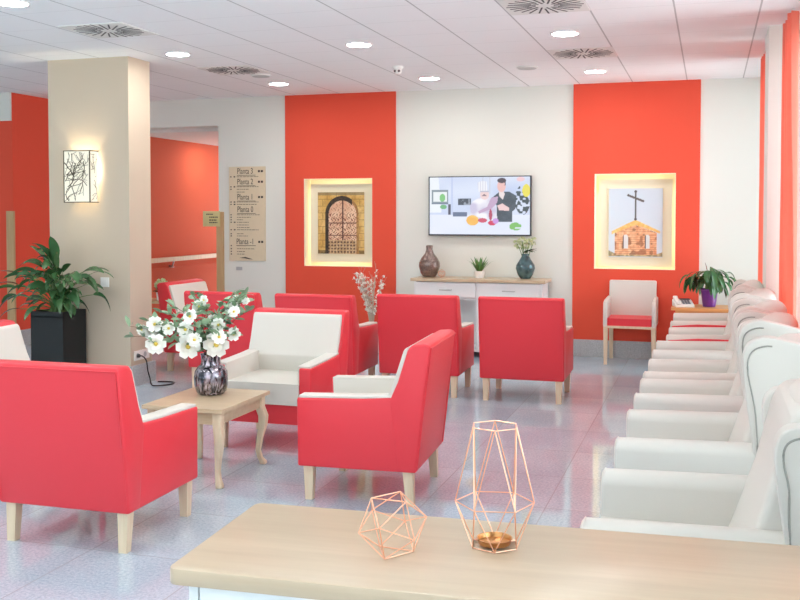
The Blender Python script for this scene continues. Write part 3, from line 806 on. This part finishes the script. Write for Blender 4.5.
def gate(u, v):
    """a stone doorway with a rounded arch, iron scrollwork and a coppery door"""
    cx, hw, spring = .52, .36, .36
    def arch(e): return (abs(u - cx) < hw - e and v > spring) or ((u - cx) ** 2 / (hw - e) ** 2 + (v - spring) ** 2 / (.30 - e) ** 2 < 1)
    st = vn(u * 9, v * 7, 1); fine = vn(u * 40, v * 40, 2)
    if not arch(0):
        c = mixc((206, 158, 74), (240, 208, 136), st); c = mixc(c, (150, 104, 46), .55 * max(0, fine - .45))
        row = math.floor(v * 9); fx = (u * 5 + .5 * (row % 2)) % 1
        if (v * 9) % 1 < .08 or fx < .05: c = mixc(c, (140, 98, 48), .45)
        if v > .94: c = mixc(c, (96, 74, 40), .5 + .4 * fine)
        if v < .05: c = mixc(c, (120, 110, 90), .6)
        return c
    if not arch(.075) and u < cx + .22: return mixc((46, 36, 32), (78, 60, 44), fine)
    if not arch(.05): return mixc((150, 104, 60), (200, 150, 86), fine)
    door = mixc((222, 172, 138), (246, 218, 186), vn(u * 12, v * 14, 5))
    if v > .78:
        c = mixc((232, 206, 164), (180, 140, 96), fine)
        f = math.sin(u * 46) * math.sin(v * 60)
        if abs(f) > .55: c = mixc(c, (74, 50, 40), .75)
        return c
    s = abs(math.sin(u * 44 + 2.6 * math.sin(v * 38)) * math.cos(v * 40 + 2.4 * math.sin(u * 40)))
    if v < .35: s *= .75
    if s > .55: door = mixc(door, (112, 52, 44), min(1, (s - .5) * 2.6))
    if abs(u - cx - .02) < .012: door = (92, 56, 44)
    if abs((v * 5) % 1 - .5) < .035 and v > .4: door = mixc(door, (100, 56, 46), .7)
    return door
def tower(u, v):
    """a brick bell tower with tiled eaves under a plain sky, iron cross on top"""
    f = vn(u * 34, v * 40, 3)
    ln = lambda x0, y0, x1, y1: abs((x1 - x0) * (y0 - v) - (x0 - u) * (y1 - y0)) / math.hypot(x1 - x0, y1 - y0)
    c = mixc((206, 218, 230), (218, 226, 234), v)
    if .04 < v < .44 and ln(.50, .04, .50, .44) < .013: return (96, 92, 92)
    if .36 < u < .64 and ln(.36, .10, .64, .185) < .016: return (104, 96, 94)
    if ell(u, v, .5, .445, .03, .018) or ell(u, v, .5, .045, .025, .018) or ell(u, v, .365, .10, .025, .018) or ell(u, v, .64, .185, .022, .016): return (88, 84, 84)
    roof = [(.06, .62), (.5, .455), (.96, .62), (.96, .655), (.5, .53), (.06, .665)]
    if inpoly(u, v, roof): return mixc((232, 178, 96), (250, 214, 140), f)
    wall = [(.12, .645), (.5, .53), (.90, .645), (.90, .965), (.12, .965)]
    if inpoly(u, v, wall):
        for wx in (.315, .72):
            if abs(u - wx) < .045 and .70 < v < .87 or ell(u, v, wx, .70, .045, .03): return (226, 226, 224) if u > wx - .03 else (92, 76, 66)
        c = mixc((226, 156, 112), (250, 208, 164), f)
        if (v * 34) % 1 < .22: c = mixc(c, (168, 98, 68), .5)
        if vn(u * 15, v * 15, 8) > .72: c = mixc(c, (128, 80, 58), .55)
        if u > .5: c = mixc(c, (236, 150, 104), .2)
        return c
    if v > .90 + .05 * math.sin(u * 9) and v < .985: return mixc((112, 110, 84), (236, 210, 160), vn(u * 26, v * 26, 9))
    return c

def light_picture(label, N, fn, pic, nx, ny):
    x0, x1, z0, z1 = N; cx = (x0 + x1) / 2; cz = (z0 + z1) / 2; w = x1 - x0; h = z1 - z0; D = .165
    t = thing('illuminated_picture', label, 'picture', (cx, BACK, z0), group='backlit pictures in wall niches')
    cz = h / 2
    bm = bmesh.new()
    box(bm, (-w / 2, D, 0), (w / 2, D + .01, h)); e = .006
    box(bm, (-w / 2, -.021, 0), (-w / 2 + e, D, h)); box(bm, (w / 2 - e, -.021, 0), (w / 2, D, h))
    box(bm, (-w / 2 + e, -.021, 0), (w / 2 - e, D, e)); box(bm, (-w / 2 + e, -.021, h - e), (w / 2 - e, D, h))
    obj('niche_lining', bm, 'niche', t)
    px0, px1, pz0, pz1 = pic
    pw, ph = px1 - px0, pz1 - pz0; pcx, pcz = (px0 + px1) / 2, (pz0 + pz1) / 2
    bm = bmesh.new(); b = .10
    box(bm, (pcx - pw / 2 - b, .085, pcz - ph / 2 - b), (pcx + pw / 2 + b, .095, pcz + ph / 2 + b), .002, 1); obj('mount_board', bm, 'mat_board', t)
    bm = bmesh.new(); box(bm, (pcx - pw / 2, .070, pcz - ph / 2), (pcx + pw / 2, .0848, pcz + ph / 2)); o = obj('print_panel', bm, 'mat_board', t)
    paint('print', pw, ph, nx, ny, fn, 'print', t, (pcx, .0694, pcz))
    bm = bmesh.new(); m = .03   # warm strip behind the mount
    box(bm, (pcx - pw / 2 - m, .10, pcz + ph / 2 + .01), (pcx + pw / 2 + m, .115, pcz + ph / 2 + .03))
    box(bm, (pcx - pw / 2 - m, .10, pcz - ph / 2 - .03), (pcx + pw / 2 + m, .115, pcz - ph / 2 - .01))
    box(bm, (pcx - pw / 2 - m, .10, pcz - ph / 2), (pcx - pw / 2 - m + .02, .115, pcz + ph / 2))
    box(bm, (pcx + pw / 2 + m - .02, .10, pcz - ph / 2), (pcx + pw / 2 + m, .115, pcz + ph / 2))
    obj('light_strip', bm, 'led_warm', t)
# size of a print inside its niche, from the niche's left bottom corner, centred on x
light_picture('backlit picture of an arched stone gateway in the left red panel', N1, gate, (-.285, .295, .145, .865), 140, 180)
light_picture('backlit picture of a brick tower with a cross in the right red panel', N2, tower, (-.275, .285, .125, .86), 100, 130)

# ------------------------------------------------------------------ television
TV = []
def tv(u, v):
    c = mixc((196, 208, 240), (228, 234, 250), vn(u * 4, v * 4, 4))
    if v > .66: c = mixc((238, 240, 252), (226, 232, 250), vn(u * 4, v * 5, 6))      # worktop
    if u < .09 + .05 * v and v < .62: c = (240, 244, 250)
    if .22 < u < .235 and v < .66: c = (196, 206, 238)
    if .02 < u < .19 and .22 < v < .45:                                               # oven at the left
        c = (238, 242, 244) if .035 < u < .175 and .255 < v < .425 else (138, 150, 158)
        if ell(u, v, .13, .36, .03, .07): c = (128, 198, 120)
    if .02 < u < .19 and .45 < v < .475: c = (112, 122, 142)
    if ell(u, v, .14, .52, .035, .04): c = (110, 178, 120)
    if .47 < u < .62 and v < .3 and abs(((u * 14) % 1) - .5) < .05: c = (204, 206, 216)
    if .29 < u < .42 and .37 < v < .49:                                               # dark oven display
        c = (58, 60, 74) if vn(u * 50, v * 40, 2) < .62 else (150, 156, 170)
    if .19 < u < .215 and .47 < v < .66: c = (70, 64, 84)                              # bottles, pots
    if .235 < u < .38 and .61 < v < .69 and vn(u * 18, v * 22, 5) > .25: c = (96, 108, 138)
    # woman in chef whites
    if inpoly(u, v, [(.44, .42), (.50, .36), (.60, .36), (.66, .46), (.68, .72), (.42, .74), (.41, .5)]): c = mixc((250, 247, 252), (206, 198, 224), max(0, min(1, 2 * vn(u * 18, v * 12, 3) - .5)))
    if ell(u, v, .555, .31, .045, .085): c = (242, 210, 208)
    if inpoly(u, v, [(.495, .26), (.485, .10), (.52, .07), (.575, .08), (.585, .24)]): c = mixc((252, 252, 254), (214, 212, 228), .5 + .5 * math.sin(u * 260))
    if .51 < u < .60 and .245 < v < .265: c = (190, 188, 204)
    if .53 < u < .59 and .30 < v < .335 and vn(u * 60, v * 30) > .5: c = (136, 112, 124)
    # man in a dark jacket
    if inpoly(u, v, [(.63, .36), (.70, .26), (.80, .26), (.87, .33), (.86, .55), (.83, .60), (.83, .78), (.68, .78), (.675, .50)]): c = mixc((44, 52, 64), (70, 78, 92), vn(u * 20, v * 14, 7))
    if inpoly(u, v, [(.695, .26), (.74, .24), (.755, .30), (.735, .40), (.70, .33)]): c = (240, 222, 222)
    if ell(u, v, .722, .16, .042, .105): c = (240, 190, 184)
    if ell(u, v, .725, .065, .044, .045) or inpoly(u, v, [(.755, .06), (.765, .06), (.762, .15), (.752, .15)]): c = (70, 48, 58)
    if inpoly(u, v, [(.68, .50), (.73, .46), (.80, .54), (.80, .59), (.70, .58)]): c = (242, 204, 204)
    if inpoly(u, v, [(.62, .36), (.69, .34), (.68, .45), (.62, .56), (.50, .64), (.49, .60), (.58, .52)]): c = (196, 164, 196)
    # things on the worktop
    if ell(u, v, .435, .755, .062, .09): c = mixc((246, 178, 60), (252, 206, 100), vn(u * 22, v * 22))
    if ell(u, v, .535, .755, .045, .04): c = (206, 64, 96)
    if ell(u, v, .63, .80, .04, .045): c = (212, 40, 84)
    if ell(u, v, .665, .765, .03, .05): c = (206, 150, 226)
    if ell(u, v, .615, .66, .016, .10): c = (180, 48, 84)
    if ell(u, v, .86, .86, .06, .07) and vn(u * 30, v * 26, 9) > .4: c = (126, 190, 92)
    # leafy plant at the right edge
    if ell(u, v, .93, .40, .075, .26) and vn(u * 36, v * 26, 1) > .45: c = (52, 62, 66)
    if ell(u, v, .965, .24, .04, .11): c = (238, 222, 70)
    if ell(u, v, .91, .045, .04, .04): c = (246, 204, 208)
    return c
t = thing('television', 'flat wall-mounted television showing two cooks, above the back sideboard', 'television', (-2.436, BACK - .004, 1.625))
bm = bmesh.new(); box(bm, (-.58, -.055, -.33), (.58, -.015, .33), .006, 2); obj('housing', bm, 'dark_frame', t)
bm = bmesh.new(); box(bm, (-.2, -.016, -.15), (.2, 0, .15)); obj('wall_bracket', bm, 'black', t)
paint('screen', 1.132, .634, 230, 130, tv, 'screen', t, (0, -.0556, .003))

# ------------------------------------------------------------------ floor directory sign
t = thing('directory_sign', 'tall beige floor directory listing Planta 3 to Planta -1 on the wall', 'sign', (-5.286, BACK, .975))
bm = bmesh.new(); box(bm, (-.238, -.018, 0), (.238, 0, 1.126), .003, 1); obj('board', bm, 'sign_board', t)
SX = lambda x: (x - 229.5) * .01304 - .238
SZ = lambda y: 1.126 - (y - 167) * .01198
def text(s, x, z, size, m, parent, y=-.0185, ext=.0006, sx=1.0):
    cu = bpy.data.curves.new('lettering', 'FONT'); cu.body = s; cu.size = size; cu.extrude = ext
    o = bpy.data.objects.new('tmp', cu); COL.objects.link(o)
    dg = bpy.context.evaluated_depsgraph_get(); me = bpy.data.meshes.new_from_object(o.evaluated_get(dg))
    bpy.data.objects.remove(o); bpy.data.curves.remove(cu)
    me.transform(Matrix.Translation((x, y, z)) @ Matrix.Rotation(PI / 2, 4, 'X') @ Matrix.Diagonal((sx, 1, 1, 1)))
    q = bpy.data.objects.new('lettering', me); COL.objects.link(q); me.materials.append(M[m]); q.parent = parent
    return q
rnd = random.Random(5)
for s, y in (('Planta 3', 171.5), ('Planta 2', 182), ('Planta 1', 197.2), ('Planta 0', 209.6), ('Planta -1', 241.8)):
    x0 = 237.8 if s != 'Planta -1' else 236.8
    text(s, SX(x0), SZ(y + 2.6), .098, 'ink', t, sx=.68)
    bm = bmesh.new(); box(bm, (SX(x0), -.0188, SZ(y + 4.3)), (SX(256.5), -.018, SZ(y + 3.8)))
    if s != 'Planta 0':
        box(bm, (SX(259), -.0188, SZ(y + 1.2)), (SX(261), -.018, SZ(y - .9))); box(bm, (SX(261.8), -.0188, SZ(y + 1.2)), (SX(264), -.018, SZ(y - .9)))
    obj('underline', bm, 'ink', t)
bm = bmesh.new(); bi = bmesh.new()
for y, w, ic in ((177, 22, 2), (187, 22, 2), (189.5, 12, 1), (192.3, 8, 0), (202.2, 22, 2), (204.6, 20, 2), (215, 23, 1), (217.5, 14, 1), (220, 6, 1), (222.5, 12, 2), (225.2, 12, 0), (227.8, 13, 0), (230, 22, 2), (234, 7, 1), (236.2, 11, 1), (246, 10, 1), (249, 18, 1), (251.8, 8, 1), (254.4, 8, 1)):
    x = 237.5
    while x < 237.5 + w:
        d = rnd.uniform(1.2, 3.4); box(bm, (SX(x), -.0188, SZ(y + .35)), (SX(min(x + d, 237.5 + w)), -.018, SZ(y - .35))); x += d + .5
    if ic: box(bi, (SX(231), -.0188, SZ(y + .6)), (SX(232.2), -.018, SZ(y - .6)))
    if ic > 1: box(bi, (SX(234.3), -.0188, SZ(y + .6)), (SX(236), -.018, SZ(y - .6)))
obj('text_lines', bm, 'grey_ink', t); obj('icons', bi, 'ink', t)
bm = bmesh.new(); prism(bm, [(SX(240), SZ(258.2)), (SX(246), SZ(257.2)), (SX(250), SZ(258.4)), (SX(254), SZ(259.6)), (SX(250), SZ(259.4)), (SX(245), SZ(258.6))], 'Y', -.0188, -.018); obj('emblem', bm, 'ink', t)
bm = bmesh.new(); box(bm, (-5.44, BACK - .006, .86), (-5.36, BACK, .90), .002, 1); tag(obj('wall_plate', bm, 'sensor'), 'small pale plate on the wall just below the floor directory', 'wall plate')
# small sign at the corridor edge
t = thing('corridor_sign', 'small golden sign at the edge of the corridor opening', 'sign', (-5.74, BACK - .05, 1.385))
bm = bmesh.new(); box(bm, (-.115, -.008, 0), (.11, .008, .185), .002, 1); obj('plate', bm, 'sign_gold', t)
bm = bmesh.new(); box(bm, (.06, .008, .07), (.10, .0195, .11)); obj('bracket', bm, 'metal', t)
bm = bmesh.new()
for z, w0, w1 in ((.14, -.07, .02), (.105, -.03, .085), (.07, -.03, .07), (.04, -.03, .08)):
    x = w0
    while x < w1:
        d = rnd.uniform(.012, .03); box(bm, (x, -.0088, z), (min(x + d, w1), -.008, z + .014)); x += d + .005
obj('text_lines', bm, 'ink', t)

# ------------------------------------------------------------------ corridor handrail
t = thing('handrail', 'wooden handrail with metal brackets along the orange corridor wall', 'handrail', (-7.1, 0, 0))
bm = bmesh.new(); box(bm, (.05, 10.95, .885), (.10, 17.5, .945), .014, 3); obj('rail', bm, 'guard_wood', t)
bm = bmesh.new(); box(bm, (0, 10.95, .70), (.02, 17.5, .80), .004, 1); p = obj('bumper_board', bm, 'orange_wall', t)
for y in (11.9, 13.35, 14.8, 16.2):
    bm = bmesh.new(); tube(bm, [(0, y, .82), (.05, y, .82), (.075, y, .885)], .012, 8); lathe(bm, [(.035, 0), (.035, .006)], 16, (0.04, y, .80)); obj('bracket', bm, 'metal', t)
# console with hydrangea glimpsed behind the column edge
t = thing('console_table', 'small wooden console glimpsed right of the column', 'table', (-6.2, 10.0, 0))
bm = bmesh.new(); box(bm, (-.35, -.18, .51), (.35, .18, .54), .004, 2); obj('top', bm, 'guard_wood', t)
bm = bmesh.new(); box(bm, (-.33, -.16, .26), (.33, .16, .28), .002, 1); obj('shelf', bm, 'guard_wood', t)
for sx in (-1, 1):
    for sy in (-1, 1): obj('leg', leg_bm(sx * .31, sy * .14, .51, .045, .04), 'guard_wood', t)
rnd = random.Random(2); lv = bmesh.new()
for k in range(16):
    a = rnd.uniform(0, 6.28); leaf(lv, (0, 0, .09), (math.cos(a), math.sin(a), .5), .11, .06, .8, .2)
hp = pot_plant('potted plant with a pale green flower ball beside the column edge', (-6.03, 9.93, .5405), [(.045, 0), (.05, .003), (.06, .09), (.055, .09), (.05, .06)], 'plastic', lv, .053, .08)
bm = bmesh.new()
for k in range(90):
    d = Vector((rnd.gauss(0, 1), rnd.gauss(0, 1), rnd.gauss(.2, 1))).normalized(); leaf(bm, d * .055, d, .03, .035, .2, .3, 3, rnd.uniform(0, 3))
bmesh.ops.create_icosphere(bm, subdivisions=2, radius=.06); obj('flower_head', bm, 'bud_green', hp, loc=(0, 0, .175))

# ------------------------------------------------------------------ planter with peace lily
t = thing('potted_peace_lily', 'peace lily with broad dark leaves in a square black planter by the column', 'plant', (-5.49, 7.335, 0))
bm = bmesh.new()
h, w = .69, .165
box(bm, (-w, -w, 0), (w, w, h - .04), .004, 2)
for a in (((-w, -w), (w, -w + .02)), ((-w, w - .02), (w, w)), ((-w, -w + .02), (-w + .02, w - .02)), ((w - .02, -w + .02), (w, w - .02))):
    box(bm, (a[0][0], a[0][1], h - .05), (a[1][0], a[1][1], h), .003, 1)
obj('planter', bm, 'black_planter', t)
bm = bmesh.new(); box(bm, (-w + .02, -w + .02, h - .045), (w - .02, w - .02, h - .02)); obj('soil', bm, 'soil', t)
rnd = random.Random(21); lv = bmesh.new(); st = bmesh.new()
def lily(a, rr, zz, ln, wd, dr, tw=0.0):
    b0 = Vector((rnd.uniform(-.06, .06), rnd.uniform(-.06, .06), h - .03))
    e = Vector((rr * math.cos(a), rr * math.sin(a), h + zz))
    c = Vector((e.x * .35, e.y * .35, h + zz * .85))
    path = bez(b0, c, e, 7); tube(st, path, .005, 6, .003)
    d = (path[-1] - path[-2]).normalized()
    leaf(lv, e, d + Vector((0, 0, .05)), ln, wd, dr, .22, 8, tw)
for k in range(86):
    a = rnd.uniform(-PI * 1.06, PI * .06)
    rr = rnd.uniform(.03, .38); zz = rnd.uniform(.04, .47) * (1 - rr * .75)
    if math.sin(a) > -.3: rr *= 1.1
    else: rr *= .7
    lily(a, rr, zz, rnd.uniform(.15, .27), rnd.uniform(.045, .08), rnd.uniform(.7, 2.8), rnd.uniform(-.9, .9))
for a, rr, zz, ln, wd, dr in ((PI * 1.02, .36, .30, .26, .08, .4), (PI * 1.03, .40, .22, .26, .08, .6), (-.10, .28, .34, .30, .06, .9), (-.2, .24, .25, .28, .09, 1.8), (-1.9, .10, .48, .20, .10, 1.2), (-1.2, .06, .44, .26, .09, .9), (-PI * .98, .12, .44, .22, .09, .8), (-PI * .9, .30, .12, .26, .08, 1.6), (-PI * .8, .32, .02, .22, .07, 1.5)):
    lily(a, rr, zz, ln, wd, dr)
for b_ in (lv, st):
    for v in b_.verts: v.co.y = min(v.co.y, .196)
obj('foliage', lv, 'leaf', t); obj('stems', st, 'stem_green', t)

# ------------------------------------------------------------------ wall lamp on the column
t = thing('wall_lamp', 'glowing square wall lamp with twig pattern on the column', 'wall lamp', (-5.345, 7.55, 1.64))
W, D, H = .137, .135, .462
bm = bmesh.new()
for z in (0, H - .008):
    box(bm, (-W, -D, z), (W, -D + .008, z + .008)); box(bm, (-W, -D, z), (-W + .008, 0, z + .008)); box(bm, (W - .008, -D, z), (W, 0, z + .008))
for x in (-W, W - .008): box(bm, (x, -D, 0), (x + .008, -D + .008, H))
box(bm, (-.03, -.02, .15), (.03, 0, .30)); tube(bm, [(-W, -.05, H / 2), (W, -.05, H / 2)], .004, 6)
obj('frame', bm, 'dark_bronze', t)
bm = bmesh.new()
box(bm, (-W + .004, -D + .003, .004), (W - .004, -D + .006, H - .004)); box(bm, (-W + .003, -D + .006, .004), (-W + .006, -.02, H - .004)); box(bm, (W - .006, -D + .006, .004), (W - .003, -.02, H - .004))
obj('shade', bm, 'lamp_shade', t)
rnd = random.Random(8); bm = bmesh.new()
def twig(p, d, n, r, lim, face):
    pts = [p]
    for k in range(n):
        d += rnd.uniform(-.55, .55); q = (pts[-1][0] + math.cos(d) * .03, pts[-1][1] + math.sin(d) * .03)
        if not (lim[0] < q[0] < lim[1] and .012 < q[1] < H - .012): break
        pts.append(q)
        if rnd.random() < .28 and n > 3: twig(q, d + rnd.choice((-1, 1)) * rnd.uniform(.5, 1.1), n // 2, r * .7, lim, face)
    if len(pts) > 1:
        tube(bm, [(a, -D - .0005, b) if face == 'f' else (W + .0005, a, b) for a, b in pts], r, 5)
for k in range(17): twig((rnd.uniform(-.10, .10), rnd.uniform(.02, H - .02)), rnd.uniform(0, 6.28), 9, rnd.choice((.0022, .0030, .0018)), (-W + .01, W - .01), 'f')
twig((-.09, .14), .9, 12, .0042, (-W + .01, W - .01), 'f')
for k in range(12): twig((rnd.uniform(-.10, -.04), rnd.uniform(.03, H - .03)), rnd.uniform(0, 6.28), 7, .0018, (-D + .012, -.015), 's')
obj('twig_pattern', bm, 'dark_bronze', t)
bm = bmesh.new(); bmesh.ops.create_uvsphere(bm, u_segments=16, v_segments=10, radius=.028, matrix=Matrix.Translation((0, -.06, H / 2 + .04))); obj('bulb', bm, 'bulb', t)
bm = bmesh.new(); lathe(bm, [(.016, -.045), (.016, -.02)], 12, (0, -.06, H / 2 + .04)); obj('socket', bm, 'black', t)

# sockets, switch and cable on the column
t = thing('wall_switch', 'square cream switch on the column face beside the peace lily', 'switch', (-5.155, 7.55, .888))
bm = bmesh.new(); box(bm, (-.042, -.010, 0), (.042, 0, .085), .004, 2); obj('plate', bm, 'plastic', t)
bm = bmesh.new(); box(bm, (-.027, -.015, .015), (.027, -.009, .070), .003, 2); obj('rocker', bm, 'plastic', t)
for y0, lab in ((7.60, 'white wall socket with the black cable plugged in, low on the column'), (7.69, 'wider white wall socket without a plug, low on the column')):
    w = .085 if y0 < 7.65 else .15
    t = thing('wall_socket', lab, 'socket', (-4.90, y0, .225), group='sockets low on the column')
    bm = bmesh.new(); box(bm, (0, 0, 0), (.010, w, .085), .003, 2); obj('plate', bm, 'plastic', t)
    bm = bmesh.new()
    lathe(bm, [(.024, 0), (.024, .002), (.02, .002)], 20); bm.transform(Matrix.Translation((.010, w / 2, .042)) @ Matrix.Rotation(PI / 2, 4, 'Y')); obj('outlet', bm, 'sensor', t)
t = thing('power_cable', 'black power cable hanging from the column socket onto the floor', 'cable', (0, 0, 0))
bm = bmesh.new(); tube(bm, smooth_path([(-4.868, 7.64, .268), (-4.84, 7.65, .262), (-4.82, 7.675, .22), (-4.815, 7.69, .13), (-4.80, 7.70, .06), (-4.76, 7.66, .012), (-4.70, 7.64, .007), (-4.62, 7.74, .007), (-4.64, 7.84, .007), (-4.72, 7.86, .007), (-4.80, 7.83, .007)], 6), .006, 8); obj('cord', bm, 'black', t)
bm = bmesh.new(); lathe(bm, [(.017, 0), (.017, .018), (.009, .03)], 16); bm.transform(Matrix.Translation((-4.8885, 7.642, .267)) @ Matrix.Rotation(PI / 2, 4, 'Y')); obj('plug', bm, 'black', t)

# ------------------------------------------------------------------ blossom branches in a floor vase
bm = bmesh.new(); lathe(bm, [(.07, 0), (.085, .005), (.10, .08), (.095, .19), (.06, .28), (.055, .31), (.05, .31), (.05, .28), (.08, .19)], 32)
tag(obj('floor_vase', bm, 'white_paint', loc=(-3.55, 10.2, 0)), 'white floor vase holding the dry branches, behind the red armchairs', 'vase')
t = thing('branch_bunch', 'dry twigs with white blossoms standing before the left red panel', 'flowers', (-3.55, 10.2, .36))
rnd = random.Random(14); st = bmesh.new(); fl = bmesh.new(); tips = []
for k in range(26):
    x = rnd.uniform(-.19, .14); z = rnd.uniform(.40, .60) - abs(x) * .4; y = rnd.uniform(-.1, .12)
    path = bez((rnd.uniform(-.025, .025), rnd.uniform(-.025, .025), -.2), (x * .2, y * .2, z * .5), (x, y, z), 10)
    tube(st, path, .004, 5, .0015)
    if k % 2 == 0 or abs(x) > .1:
        for q in range(4, 11):
            for i in range(2):
                p = path[q] + Vector((rnd.uniform(-.014, .014), rnd.uniform(-.014, .014), rnd.uniform(-.01, .01)))
                for m_ in range(4):
                    d = Vector((rnd.gauss(0, 1), rnd.gauss(0, 1), rnd.gauss(.3, 1))); leaf(fl, p, d, .024, .02, .2, .3, 3)
    for q in range(2):
        p = path[rnd.randint(6, 10)]; tube(st, [p, p + Vector((rnd.uniform(-.05, .05), rnd.uniform(-.03, .03), rnd.uniform(.04, .09)))], .0014, 4)
obj('twigs', st, 'dry_stem', t); obj('blossoms', fl, 'petal', t)

# ------------------------------------------------------------------ telephone table in the corner
t = thing('side_table', 'small orange-toned wooden table with telephone and plant in the far corner', 'table', (-.06, 10.27, 0))
bm = bmesh.new(); box(bm, (-.30, -.24, .585), (.31, .24, .61), .006, 2); obj('tabletop', bm, 'orange_wood', t)
bm = bmesh.new(); box(bm, (-.26, -.20, .53), (.27, .20, .585)); obj('apron', bm, 'orange_wood', t)
for sx in (-.24, .25):
    for sy in (-1, 1): obj('leg', leg_bm(sx, sy * .18, .53, .045, .035), 'orange_wood', t)
t = thing('telephone', 'white desk telephone with dark keypad on the corner table', 'telephone', (-.255, 10.19, .6105), R(14))
bm = bmesh.new(); prism(bm, [(-.09, 0), (.09, 0), (.09, .065), (.07, .07), (-.09, .022)], 'X', -.085, .10, .006, 2); obj('body', bm, 'plastic', t)
sl = math.atan2(.048, .16)
bm = bmesh.new()
for i in range(3):
    for j in range(4):
        box(bm, (-.011, -.008, 0), (.011, .008, .006), .002, 1, mtx=Matrix.Translation((.0 + i * .028, -.055 + j * .024, .030 + (j * .024 + .035 - .02) * .3)) @ Matrix.Rotation(sl, 4, 'X'))
obj('keypad', bm, 'grey_plastic', t)
bm = bmesh.new(); box(bm, (-.02, .02, 0), (.08, .05, .004), 0, mtx=Matrix.Translation((0, .01, .060)) @ Matrix.Rotation(sl, 4, 'X')); obj('display', bm, 'dark_frame', t)
bm = bmesh.new(); prism(bm, [(-.095, .035), (-.06, .028), (.05, .062), (.09, .075), (.095, .10), (.06, .105), (.02, .085), (-.05, .065), (-.095, .062)], 'X', -.078, -.036, .008, 3); obj('handset', bm, 'plastic', t)
rnd = random.Random(33); lv = bmesh.new(); st = bmesh.new()
for k in range(52):
    a = rnd.uniform(0, 2 * PI); rr = rnd.uniform(.05, .17); zz = .2 + rnd.uniform(.05, .17)
    if rnd.random() < .1: rr *= .3; zz += .06
    e = Vector((rr * math.cos(a) * 1.15, rr * math.sin(a) * .7, zz)); b0 = Vector((rnd.uniform(-.04, .04), rnd.uniform(-.04, .04), .17))
    path = bez(b0, (e.x * .4, e.y * .4, zz + .03), e, 6); tube(st, path, .004, 5, .0025)
    leaf(lv, e, (path[-1] - path[-2]).normalized(), rnd.uniform(.16, .25), rnd.uniform(.045, .065), rnd.uniform(2.4, 4.2), .25, 8, rnd.uniform(-.4, .4))
leaf(lv, (-.02, 0, .33), (-.2, 0, 1), .12, .06, .2)
pot_plant('drooping green plant in a purple pot on the corner table', (.0, 10.27, .6105), [(.058, 0), (.062, .004), (.084, .165), (.090, .168), (.090, .18), (.082, .18), (.078, .15)], 'purple', lv, .079, .16, stems=st)

# ------------------------------------------------------------------ curtains
def curtain(label, y0t, y1t, y0b, y1b, x, folds, amp, z0=.06, z1=2.912):
    bm = bmesh.new(); nx, nz = folds * 10, 16; g = []
    for j in range(nz + 1):
        t = j / nz; row = []
        for i in range(nx + 1):
            s = i / nx; y = (y0t + (y1t - y0t) * s) * t + (y0b + (y1b - y0b) * s) * (1 - t)
            a = amp * (.75 + .25 * math.sin(s * 7 + 1.3))
            row.append((x + a * math.sin(2 * PI * folds * s + .4 * math.sin(5 * t)), y, z0 + (z1 - z0) * t))
        g.append(row)
    F = [[bm.verts.new(p) for p in r] for r in g]; K = [[bm.verts.new((p[0] + .004, p[1], p[2])) for p in r] for r in g]
    for j in range(nz):
        for i in range(nx):
            bm.faces.new((F[j][i], F[j + 1][i], F[j + 1][i + 1], F[j][i + 1])); bm.faces.new((K[j][i], K[j][i + 1], K[j + 1][i + 1], K[j + 1][i]))
    for j in range(nz):
        for i in (0, nx): bm.faces.new((F[j][i], F[j + 1][i], K[j + 1][i], K[j][i]))
    t = thing('curtain', label, 'curtain', (0, 0, 0), group='salmon red window curtains')
    obj('fabric', bm, 'curtain', t, 80)
    bm = bmesh.new(); box(bm, (x - .008, y0t, z1), (x + .012, y1t, z1 + .012), .002, 1); obj('heading_track', bm, 'white_paint', t)
curtain('gathered salmon red curtain just right of the window pillar', 7.14, 7.64, 7.0, 7.72, .52, 4, .036)
curtain('salmon red curtain strip at the very right edge of the photo', 4.9, 6.12, 4.9, 6.20, .54, 7, .034)
curtain('thin red curtain edge showing left of the window pillar', 8.40, 9.3, 8.40, 9.3, .445, 7, .034)

# ------------------------------------------------------------------ light, world, camera
w = bpy.data.worlds.new('World'); sc.world = w; w.use_nodes = True
nt = w.node_tree; bg = nt.nodes['Background']; bg.inputs['Strength'].default_value = 1.0
tc = nt.nodes.new('ShaderNodeTexCoord'); sp = nt.nodes.new('ShaderNodeSeparateXYZ'); rp = nt.nodes.new('ShaderNodeValToRGB'); mr = nt.nodes.new('ShaderNodeMapRange')
mr.inputs[1].default_value = -1; mr.inputs[2].default_value = 1
nt.links.new(tc.outputs['Generated'], sp.inputs[0]); nt.links.new(sp.outputs[2], mr.inputs[0]); nt.links.new(mr.outputs[0], rp.inputs[0])
rp.color_ramp.elements[0].position = .46; rp.color_ramp.elements[0].color = (4.6, 4.9, 4.8, 1)      # lower half made brighter than the sky, to light the ceiling
rp.color_ramp.elements[1].position = .54; rp.color_ramp.elements[1].color = (2.7, 3.05, 3.2, 1)    # bright hazy sky
nt.links.new(rp.outputs[0], bg.inputs['Color'])

cam = bpy.data.cameras.new('camera'); co = bpy.data.objects.new('camera', cam); COL.objects.link(co)
cam.sensor_width = 36; cam.lens = 980 / 800 * 36; cam.shift_y = -53 / 800; cam.clip_start = .05
co.location = (0, 0, 1.55); co.rotation_euler = (R(88), 0, math.atan(310 / 980))
sc.camera = co
vs = sc.view_settings
vs.view_transform = 'Standard'; vs.look = 'None'; vs.gamma = 1; vs.use_curve_mapping = False; vs.exposure = 1.05
sc.cycles.use_denoising = True
sc.cycles.max_bounces = 10; sc.cycles.diffuse_bounces = 6
